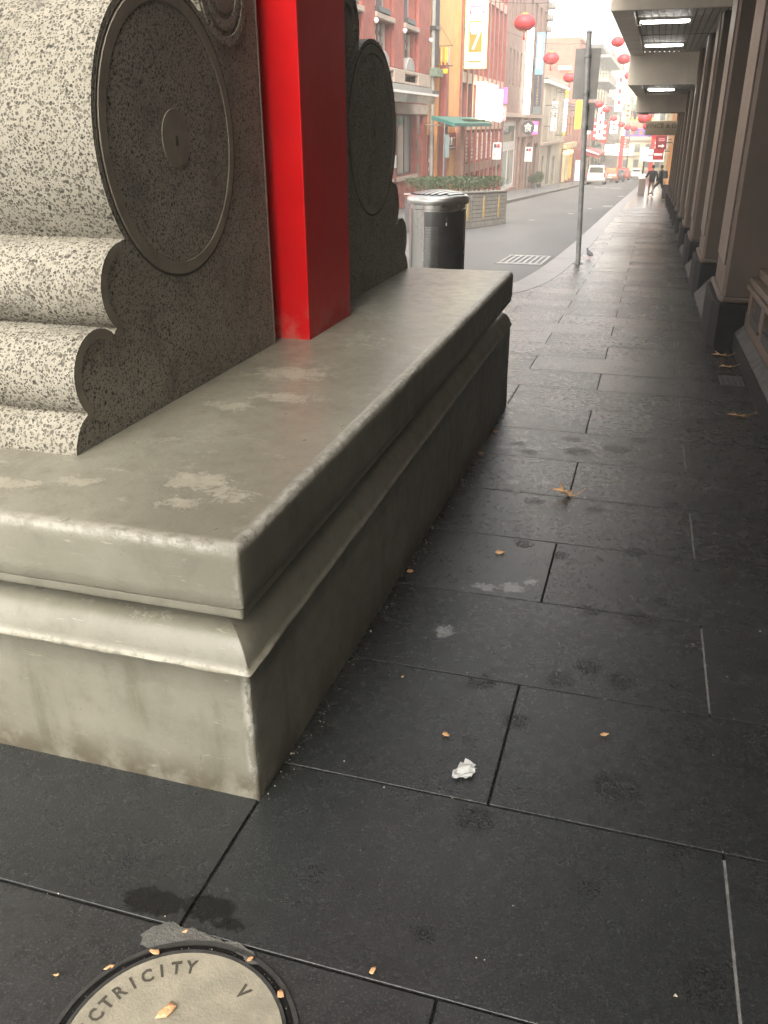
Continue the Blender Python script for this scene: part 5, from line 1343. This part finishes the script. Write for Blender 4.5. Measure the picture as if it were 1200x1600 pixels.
for i, (y, x0, x1, z0, z1, mk, lb) in enumerate([(104, -8.2, -7.3, .6, 3.2, 'white', 'white vertical banner right of the grey pole, farther down'), (113, -7.2, -6.5, .0, 3.6, 'lit_white', 'tall white banner with a pale blue edge above the orange car'),
        (116, -8.0, -6.9, -.2, 2.2, 'sign_red', 'red vertical banner above the red shop awning'), (122, -7.2, -6.4, -.6, 1.9, 'bright_red', 'bright red vertical banner beside the red shop'),
        (130, -6.2, -5.2, 3.2, 8.0, 'lit_white', 'tall lit white sign high before the grey balconies'), (132, -6.6, -5.6, .4, 2.6, 'lit_white', 'lower lit white sign under the tall one'), (136, -5.0, -4.2, 2.2, 4.4, 'cream_wall', 'cream square sign before the far arch'),
        (142, -7.6, -6.2, -2.6, -1.2, 'lit_cream', 'lit shop sign low beside the far arch'), (166, -7.2, -5.8, -3.4, -1.6, 'lit_white', 'lit white shop sign beyond the far arch, left'), (172, -6.6, -5.2, -2.4, -.8, 'sign_red', 'red shop sign beyond the far arch, left'),
        (180, -.9, .6, -4.0, -1.5, 'lit_white', 'lit white sign beyond the far arch, right'), (190, -1.4, .4, -1.2, .6, 'sign_red', 'red sign beyond the far arch, right'), (205, -7.0, -5.0, -4.6, -2.4, 'lit_cream', 'lit cream sign near the far end, left')]):
    t = thing('hanging_banner', lb, 'sign', ((x0 + x1) / 2, y, z0))
    m = MB(); m.box(x0, x1, y, y + .2, z0, z1); m.build('panel', M[mk], t, bevel=.04)
    for k in range(3):
        w_ = (x1 - x0); m = MB(); zc = z0 + (z1 - z0) * (.22 + .28 * k); m.box(x0 + .25 * w_, x1 - .25 * w_, y - .03, y - .004, zc - .06 * (z1 - z0), zc + .06 * (z1 - z0)); m.build('mark', M['white' if 'red' in mk else 'sign_red'], t)
    bx0, bx1 = (FX, x0) if x1 < -3 else (x1, 1.2)
    m = MB(); m.box(bx0, bx1, y + .08, y + .12, z1 - .3, z1 - .22); m.build('bracket', M['charcoal'], t)
tl = thing('traffic_light', 'traffic signal pair on a pole at the far arch', 'traffic light', (-4.3, 146, gz(146)))
m = MB(); m.tube([(-4.3, 146, gz(146)), (-4.3, 146, 3.4)], .09, 8); m.build('pole', M['grey_metal'], tl)
for x in (-4.6, -3.8):
    m = MB(); m.box(x - .2, x + .2, 145.7, 146.0, 2.2, 3.5); m.build('signal_head', M['black'], tl, bevel=.04)

# ------------------------------------------------------------------ lanterns on wires across the street
def make_lantern(label):
    t = thing('lantern', label, 'lantern', (0, 0, 0), 'red lanterns strung over the street')
    m = MB(); pr = [(.12, .30), (.24, .285), (.37, .20), (.46, .07), (.47, -.05), (.40, -.19), (.26, -.29), (.12, -.31)]
    m.lathe(pr, (0, 0, 0), 24); 
    for i, v in enumerate(m.v):
        a = math.atan2(v[1], v[0]); k = 1 - .03 * abs(math.sin(a * 6)); m.v[i] = (v[0] * k, v[1] * k, v[2])
    m.build('shade', M['lantern'], t)
    for z, n_ in ((.30, 'top_cap'), (-.34, 'bottom_cap')):
        m = MB(); m.lathe([(0, .05), (.13, .05), (.13, 0), (0, 0)], (0, 0, z), 16); m.build(n_, M['gold'], t)
    m = MB(); m.tube([(0, 0, -.34), (0, 0, -.66)], [.02, .05], 6); m.build('tassel', M['lantern'], t)
    m = MB(); m.tube([(0, 0, .35), (0, 0, .62)], .012, 5); m.build('hook', M['charcoal'], t)
    return t
LN = [(-6.10, 41.8, 5.59, 1.0, 'largest red lantern, above the very tall white blade sign'), (-6.64, 57, 5.15, 1.0, 'second largest red lantern, right of the blue blade sign'), (-6.69, 69.7, 4.68, 1, 'third red lantern down the left, before the tall brick building'),
      (-5.71, 89.6, 3.28, 1, 'red lantern just right of the grey sign pole'), (-5.86, 104.5, 3.05, 1, 'red lantern low right of the grey sign pole, next farther one'), (-3.0, 69.7, 5.78, 1, 'red lantern high against the sky by the awning edge'),
      (-3.26, 89.6, 5.62, 1, 'red lantern at the awning edge before the cream building'), (-2.13, 89.6, 4.19, 1, 'red lantern tucked under the awning edge'), (-1.48, 89.6, 2.06, 1.3, 'big red lantern just left of the hanging beige sign'), (-5.3, 112, 2.2, 1, 'red lantern above the orange car'),
      (-4.7, 120, 1.55, 1, 'red lantern in the middle of the sagging string'), (-4.1, 126, 1.2, 1, 'red lantern at the low point of the sagging string'), (-3.4, 132, 1.0, 1, 'farthest red lantern on the sagging string'), (-2.9, 57, 5.9, .8, 'small red lantern at the top edge of the awning'), (-1.0, 82, 1.4, .9, 'red lantern close above the beige sign board')]
L0 = make_lantern(LN[0][4]); L0.location = LN[0][:3]
for (x, y, z, s, lb) in LN[1:]: dup(L0, (x, y, z), 0, lb, scale=s)
for i, y in enumerate((41.8, 57, 69.7, 89.6, 104.5)):
    zc = {41.8: 6.2, 57: 5.77, 69.7: 5.3, 89.6: 3.9, 104.5: 3.67}[y]
    hi = {89.6: 6.2}.get(y, zc + .9)
    P = [(FX, y, hi)] + [(x, y, zc + .05 + .0 * x + ((x + 4) ** 2) * .012) for x in (-7.5, -6.2, -5.6)] + [(-3.1, y, max(zc, 6.15 if y in (69.7, 89.6) else zc) + .12), (1.0, y, hi)]
    m = MB(); m.tube(P, .012, 5); o = m.build('wire', M['charcoal'])
    tag(o, ('thin wire across the street carrying the largest red lantern', 'thin wire across the street carrying the second largest lantern', 'thin wire across the street carrying the third lantern on the left', 'thin wire across the street over the lantern by the grey pole', 'thin wire across the street carrying the fifth lantern on the left')[i], 'wire', 'wires across the street')

# ------------------------------------------------------------------ vehicles
def vehicle(name, label, cat, x, y, paint, prof, roof, L, Wd, glassz, parts, facing=1, group=None):
    """prof/roof: side outlines (along, height); the tail is at 0 and faces the camera when facing=1"""
    z0 = gz(y) - .1
    t = thing(name, label, cat, (x, y, z0), group, rz=0 if facing > 0 else math.pi)
    def sh(mb): mb.v = [(a, b, c + S * b * facing) for a, b, c in mb.v]; return mb
    m = MB(); m.prism(prof, -Wd / 2, Wd / 2, 'x'); b = sh(m).build('body', M[paint], t, bevel=.06, local=True)
    m = MB(); n = len(roof)
    zlo = min(z for _, z in roof); zhi = max(z for _, z in roof)
    for s_ in (-1, 1):
        m.v += [(s_ * (Wd / 2 - .03 - .16 * (z - zlo) / (zhi - zlo)), a, z) for a, z in roof]
    for i in range(n):
        j = (i + 1) % n; m.f.append((i, j, n + j, n + i)); m.sm.append(False)
    m.f += [tuple(range(n)), tuple(range(n, 2 * n))]; m.sm += [False, False]
    sh(m).build('cabin', M[paint], t, bevel=.05, local=True)
    g0, g1 = glassz
    def rear_x(z): return Wd / 2 - .03 - .16 * (z - zlo) / (zhi - zlo)
    def edge(z, back=True):
        r = [(a, zz) for a, zz in roof]; best = None
        for (a, za), (c, zc) in zip(r, r[1:] + r[:1]):
            if min(za, zc) - 1e-6 <= z <= max(za, zc) + 1e-6 and abs(za - zc) > 1e-6:
                v = a + (c - a) * (z - za) / (zc - za)
                if best is None or (v < best if back else v > best): best = v
        return best
    for nm, back in (('rear_window', True), ('windscreen', False)):
        k = -.012 if back else .012
        m = MB(); m.quad(*[(sx * (rear_x(z) - .12), edge(z, back) + k, z) for sx, z in ((-1, g0), (1, g0), (1, g1), (-1, g1))]); o = sh(m).build(nm, M['dglass'], t, local=True); o.modifiers.new('t', 'SOLIDIFY').thickness = .02
    a0, a1 = edge((g0 + g1) / 2, True) + .35, edge((g0 + g1) / 2, False) - .35
    nw = 2
    for s_ in (-1, 1):
        for k in range(nw):
            ya, yb_ = a0 + (a1 - a0) * k / nw + .05, a0 + (a1 - a0) * (k + 1) / nw - .05
            m = MB(); m.quad(*[(s_ * (rear_x(z) + .012), yy, z) for yy, z in ((ya, g0 + .02), (yb_, g0 + .02), (yb_ - .05, g1 - .03), (ya + .05, g1 - .03))]); o = sh(m).build('side_window', M['dglass'], t, local=True); o.modifiers.new('t', 'SOLIDIFY').thickness = .02
    for s_ in (-1, 1):
        for yy in (.85, L - .9):
            m = MB(); 
            for (r, xx, w_) in ((.33, 0, .11),):
                c = [(yy + r * math.cos(q * math.pi / 10), .33 + r * math.sin(q * math.pi / 10)) for q in range(20)]
                m.prism(c, s_ * (Wd / 2 - .20), s_ * (Wd / 2 + .01), 'x')
            wh = sh(m).build('wheel', M['tyre'], t, bevel=.02, local=True)
            m = MB(); c = [(yy + .2 * math.cos(q * math.pi / 7), .33 + .2 * math.sin(q * math.pi / 7)) for q in range(14)]; m.prism(c, s_ * (Wd / 2 + .011), s_ * (Wd / 2 + .02), 'x'); sh(m).build('rim', M['grey_metal'], wh, local=True)
        m = MB(); m.box(s_ * (Wd / 2 - .02) - .09, s_ * (Wd / 2 - .02) + .03, -.02, .10, parts['lz'], parts['lz'] + parts['lh']); sh(m).build('tail_light', M['tail_red'], t, bevel=.015, local=True)
        m = MB(); m.box(s_ * (Wd / 2 - .22) - .14, s_ * (Wd / 2 - .22) + .14, L - .04, L + .03, .62, .80); sh(m).build('headlight', M['white'], t, bevel=.015, local=True)
        m = MB(); m.box(s_ * (Wd / 2 + .10) - .08, s_ * (Wd / 2 + .10) + .08, L - 1.5, L - 1.38, .98, 1.14); sh(m).build('wing_mirror', M['charcoal'], t, bevel=.02, local=True)
    m = MB(); m.box(-Wd / 2 + .04, Wd / 2 - .04, -.10, .06, .34, .56); sh(m).build('rear_bumper', M[parts.get('bump', paint)], t, bevel=.03, local=True)
    m = MB(); m.box(-.24, .24, -.035, .0, parts.get('plate', .68), parts.get('plate', .68) + .12); sh(m).build('number_plate', M['white'], t, local=True)
    return t, sh
VAN_P = [(0, .30), (4.75, .30), (4.86, .55), (4.80, .85), (4.2, 1.02), (.02, 1.05), (-.02, .7)]
VAN_R = [(.02, 1.03), (4.15, 1.00), (3.25, 1.78), (2.9, 1.90), (.22, 1.94), (.10, 1.85)]
v, sh = vehicle('parked_van', 'white parked van seen from behind on the left, nearest of the vehicles', 'van', -5.95, 99.0, 'car_white', VAN_P, VAN_R, 4.86, 1.86, (1.20, 1.74), dict(lz=.75, lh=.45, bump='grey_trim', plate=.80))
m = MB(); m.box(-.42, .42, -.03, -.005, .98, 1.03); sh(m).build('tail_strip', M['grey_trim'], v, local=True)
CAR_P = [(0, .26), (4.35, .26), (4.42, .5), (4.3, .78), (3.2, .92), (.05, .98), (-.03, .65)]
CAR_R = [(.06, .96), (3.15, .90), (2.35, 1.42), (1.9, 1.48), (.7, 1.46), (.35, 1.34)]
SUV_R = [(.05, .96), (3.3, .92), (2.6, 1.58), (2.2, 1.68), (.35, 1.68), (.14, 1.50)]
v, sh = vehicle('delivery_van', 'orange and white delivery van seen from behind, just past the white van', 'van', -5.1, 112.5, 'car_orange', CAR_P, SUV_R, 4.42, 1.78, (1.12, 1.55), dict(lz=.70, lh=.3, bump='charcoal', plate=.55))
for k in range(3):
    m = MB(); m.box(-.72 + .5 * k, -.34 + .5 * k, -.045, -.01, .78, 1.0); sh(m).build('white_panel', M['white'], v, local=True)
vehicle('dark_car', 'dark car parked beyond the orange delivery van', 'car', -4.72, 123, 'car_dark', CAR_P, CAR_R, 4.42, 1.76, (1.02, 1.38), dict(lz=.70, lh=.18))
vehicle('red_car', 'dull red car parked near the far arch', 'car', -4.55, 141, 'car_red', CAR_P, SUV_R, 4.42, 1.78, (1.12, 1.55), dict(lz=.70, lh=.2))
vehicle('white_car', 'white car far down the middle of the street past the arch', 'car', -3.15, 168, 'car_white', CAR_P, SUV_R, 4.42, 1.8, (1.12, 1.55), dict(lz=.45, lh=.3))

# ------------------------------------------------------------------ people
def skin_mesh(name, joints, bones, material, parent, origin, root=0, sub=2):
    me = bpy.data.meshes.new(name)
    me.from_pydata([Vector(p) - Vector(origin) for p, _ in joints], bones, []); me.materials.append(material)
    o = bpy.data.objects.new(name, me); COL.objects.link(o); o.parent = parent
    sk = o.modifiers.new('skin', 'SKIN'); sk.use_smooth_shade = True
    for i, (p, r) in enumerate(joints):
        d = me.skin_vertices[0].data[i]; d.radius = r if isinstance(r, tuple) else (r, r); d.use_root = (i == root)
    su = o.modifiers.new('sub', 'SUBSURF'); su.levels = 1; su.render_levels = sub
    return o
def person(label, x, y, rz, legs, arms, top, trousers, coat_len=.0, bag=None):
    """local frame: +y is the way the person faces; joints in metres"""
    z0 = gz(y); t = thing('person', label, 'person', (x, y, z0), rz=rz); O = (0, 0, 0)
    hip = .92
    J = [((0, 0, hip), (.15, .11)), ((0, .01, 1.12), (.15, .11)), ((0, .0, 1.36), (.19, .11)), ((0, .01, 1.46), (.07, .06)), ((0, .025, 1.53), (.055, .055)), ((0, .035, 1.63), (.078, .095)), ((0, .03, 1.71), (.06, .075))]
    B = [(0, 1), (1, 2), (2, 3), (3, 4), (4, 5), (5, 6)]
    skin_mesh('body', J, B, M['skin'], t, O)
    # face: nose, eyes, ears, hair
    m = MB(); m.tube([(0, .125, 1.635), (0, .145, 1.60), (0, .12, 1.592)], [.008, .014, .008], 6); m.build('nose', M['skin'], t, local=True)
    for s_ in (-1, 1):
        m = MB(); m.lathe([(0, .008), (.009, 0), (0, -.008)], (.03 * s_, .118, 1.645), 8); m.build('eye', M['black'], t, local=True)
        m = MB(); m.lathe([(0, .026), (.014, .01), (.012, -.02), (0, -.03)], (.082 * s_, .02, 1.625), 8); m.build('ear', M['skin'], t, local=True)
    m = MB(); blob(m, [(-.085, .02, .03, 0), (-.075, .06, .07, 0), (-.03, .090, .098, .005), (.03, .090, .10, .012), (.075, .07, .07, .03), (.095, .03, .03, .05)], (0, .02, 1.675), math.pi / 2, 12); m.build('hair', M['hair'], t, local=True)
    # coat
    J = [((0, 0, .90 - coat_len), (.185, .145)), ((0, .0, 1.12), (.18, .14)), ((0, -.005, 1.34), (.215, .14)), ((0, .0, 1.44), (.11, .10)), ((0, .0, 1.50), (.075, .075))]
    B = [(0, 1), (1, 2), (2, 3), (3, 4)]
    for s_, (el, wr) in zip((-1, 1), arms):
        i = len(J); J += [((.20 * s_, 0, 1.39), .075), (el, .056), (wr, .042)]; B += [(2, i), (i, i + 1), (i + 1, i + 2)]
    skin_mesh('jacket', J, B, M[top], t, O, 1)
    J = [((0, 0, .93), (.15, .12))]; B = []
    for s_, (kn, an) in zip((-1, 1), legs):
        i = len(J); J += [((.085 * s_, 0, .84), .098), (kn, .066), (an, .046)]; B += [(0, i), (i, i + 1), (i + 1, i + 2)]
    skin_mesh('trousers', J, B, M[trousers], t, O)
    for s_, (kn, an) in zip((-1, 1), legs):
        ax, ay, az = an; m = MB(); k = Vector(an) - Vector(kn); pitch = max(-.6, min(.6, -k.y * 1.1)) 
        blob(m, [(-.075, .03, .035, .02), (-.05, .042, .055, .02), (.0, .044, .055, .01), (.07, .048, .035, -.015), (.14, .045, .026, -.022), (.185, .022, .014, -.022)], (ax, ay, az - .005), math.pi / 2, 10); m.build('shoe', M['black'], t, local=True)
    for s_, (el, wr) in zip((-1, 1), arms):
        e, w_ = Vector(el), Vector(wr); d = (w_ - e).normalized(); side = d.cross(Vector((0, 0, 1))).normalized() if abs(d.z) < .95 else Vector((0, 1, 0))
        J = [(tuple(w_ - d * .01), .03), (tuple(w_ + d * .045), (.038, .022)), (tuple(w_ + d * .085), (.040, .018))]; B = [(0, 1), (1, 2)]
        nrm_ = d.cross(side)
        for f, (o_, ln) in enumerate(((-.028, .065), (-.009, .078), (.010, .074), (.027, .058))):
            i = len(J); b0 = w_ + d * .09 + side * o_
            J += [(tuple(b0), .0095), (tuple(b0 + d * ln * .5 + nrm_ * .008), .0085), (tuple(b0 + d * ln * .85 + nrm_ * .028), .0075)]; B += [(2, i), (i, i + 1), (i + 1, i + 2)]
        i = len(J); J += [(tuple(w_ + d * .04 + side * .042), .011), (tuple(w_ + d * .085 + side * .058 + nrm_ * .012), .009)]; B += [(1, i), (i, i + 1)]
        skin_mesh('hand', J, B, M['skin'], t, O, 0, 1)
    return t
p1 = person('person in a dark hooded jacket and khaki trousers walking away down the pavement', -.10, 56.0, .12,
            [((-.10, .16, .50), (-.10, .14, .09)), ((.10, .0, .47), (.10, -.24, .13))], [((-.32, .10, 1.12), (-.36, .34, 1.10)), ((.30, -.06, 1.10), (.27, .06, .86))], 'black', 'khaki', .08)
p2 = person('person in black striding left across the pavement with a backpack', .42, 58.5, 1.15,
            [((-.09, .30, .56), (-.09, .50, .14)), ((.09, -.10, .48), (.09, -.46, .20))], [((-.30, -.08, 1.12), (-.27, .10, .92)), ((.30, .10, 1.12), (.27, .30, 1.0))], 'black', 'black', .02)
bk = thing('backpack', 'dark grey backpack worn by the striding person', 'backpack', (.42, 58.5, gz(58.5)), rz=1.15)
m = MB(); m.box(-.16, .16, -.33, -.13, 1.02, 1.46); m.build('pack', M['charcoal'], bk, bevel=.06, local=True)
m = MB(); m.box(-.12, .12, -.38, -.331, 1.06, 1.26); m.build('front_pocket', M['charcoal'], bk, bevel=.03, local=True)
for s_ in (-1, 1):
    m = MB(); m.tube([(.11 * s_, -.14, 1.44), (.12 * s_, .0, 1.51), (.12 * s_, .13, 1.42), (.13 * s_, .14, 1.22), (.13 * s_, -.13, 1.08)], .016, 6); m.build('strap', M['charcoal'], bk, local=True)
sc_ = thing('suitcase', 'tall black wheeled suitcase standing against the brown wall near the striding person', 'suitcase', (.66, 51.2, gz(51.2)))
zz = gz(51.2)
m = MB(); m.box(.50, .84, 51.0, 51.35, zz + .06, zz + .78); m.build('shell', M['black'], sc_, bevel=.05)
for k in range(3):
    m = MB(); m.box(.55 + k * .09, .60 + k * .09, 50.985, 51.0, zz + .14, zz + .70); m.build('shell_rib', M['charcoal'], sc_)
m = MB(); m.tube([(.56, 51.3, zz + .78), (.56, 51.3, zz + 1.05), (.78, 51.3, zz + 1.05), (.78, 51.3, zz + .78)], .014, 6); m.build('handle', M['grey_metal'], sc_)
for x in (.55, .79):
    for yv in (51.05, 51.3):
        m = MB(); m.prism([(yv + .035 * math.cos(q * .628), zz + .035 + .035 * math.sin(q * .628)) for q in range(10)], x - .012, x + .012, 'x'); m.build('wheel', M['tyre'], sc_)
# ------------------------------------------------------------------ scattering volume added to imitate sky glare washing out the far street
hm = bpy.data.materials.new("glare_haze"); hm.use_nodes = True; hn = hm.node_tree; hn.nodes.clear()
pv = hn.nodes.new("ShaderNodeVolumePrincipled"); pv.inputs['Color'].default_value = (1.0, .96, .90, 1)
pv.inputs['Density'].default_value = 0.0028; pv.inputs['Anisotropy'].default_value = 0.0
ho = hn.nodes.new("ShaderNodeOutputMaterial"); hn.links.new(pv.outputs[0], ho.inputs['Volume'])
m = MB(); m.box(-505, 505, -305, 905, -42, 16); hz = m.build('glare_haze_box', hm); hz['kind'] = 'stuff'
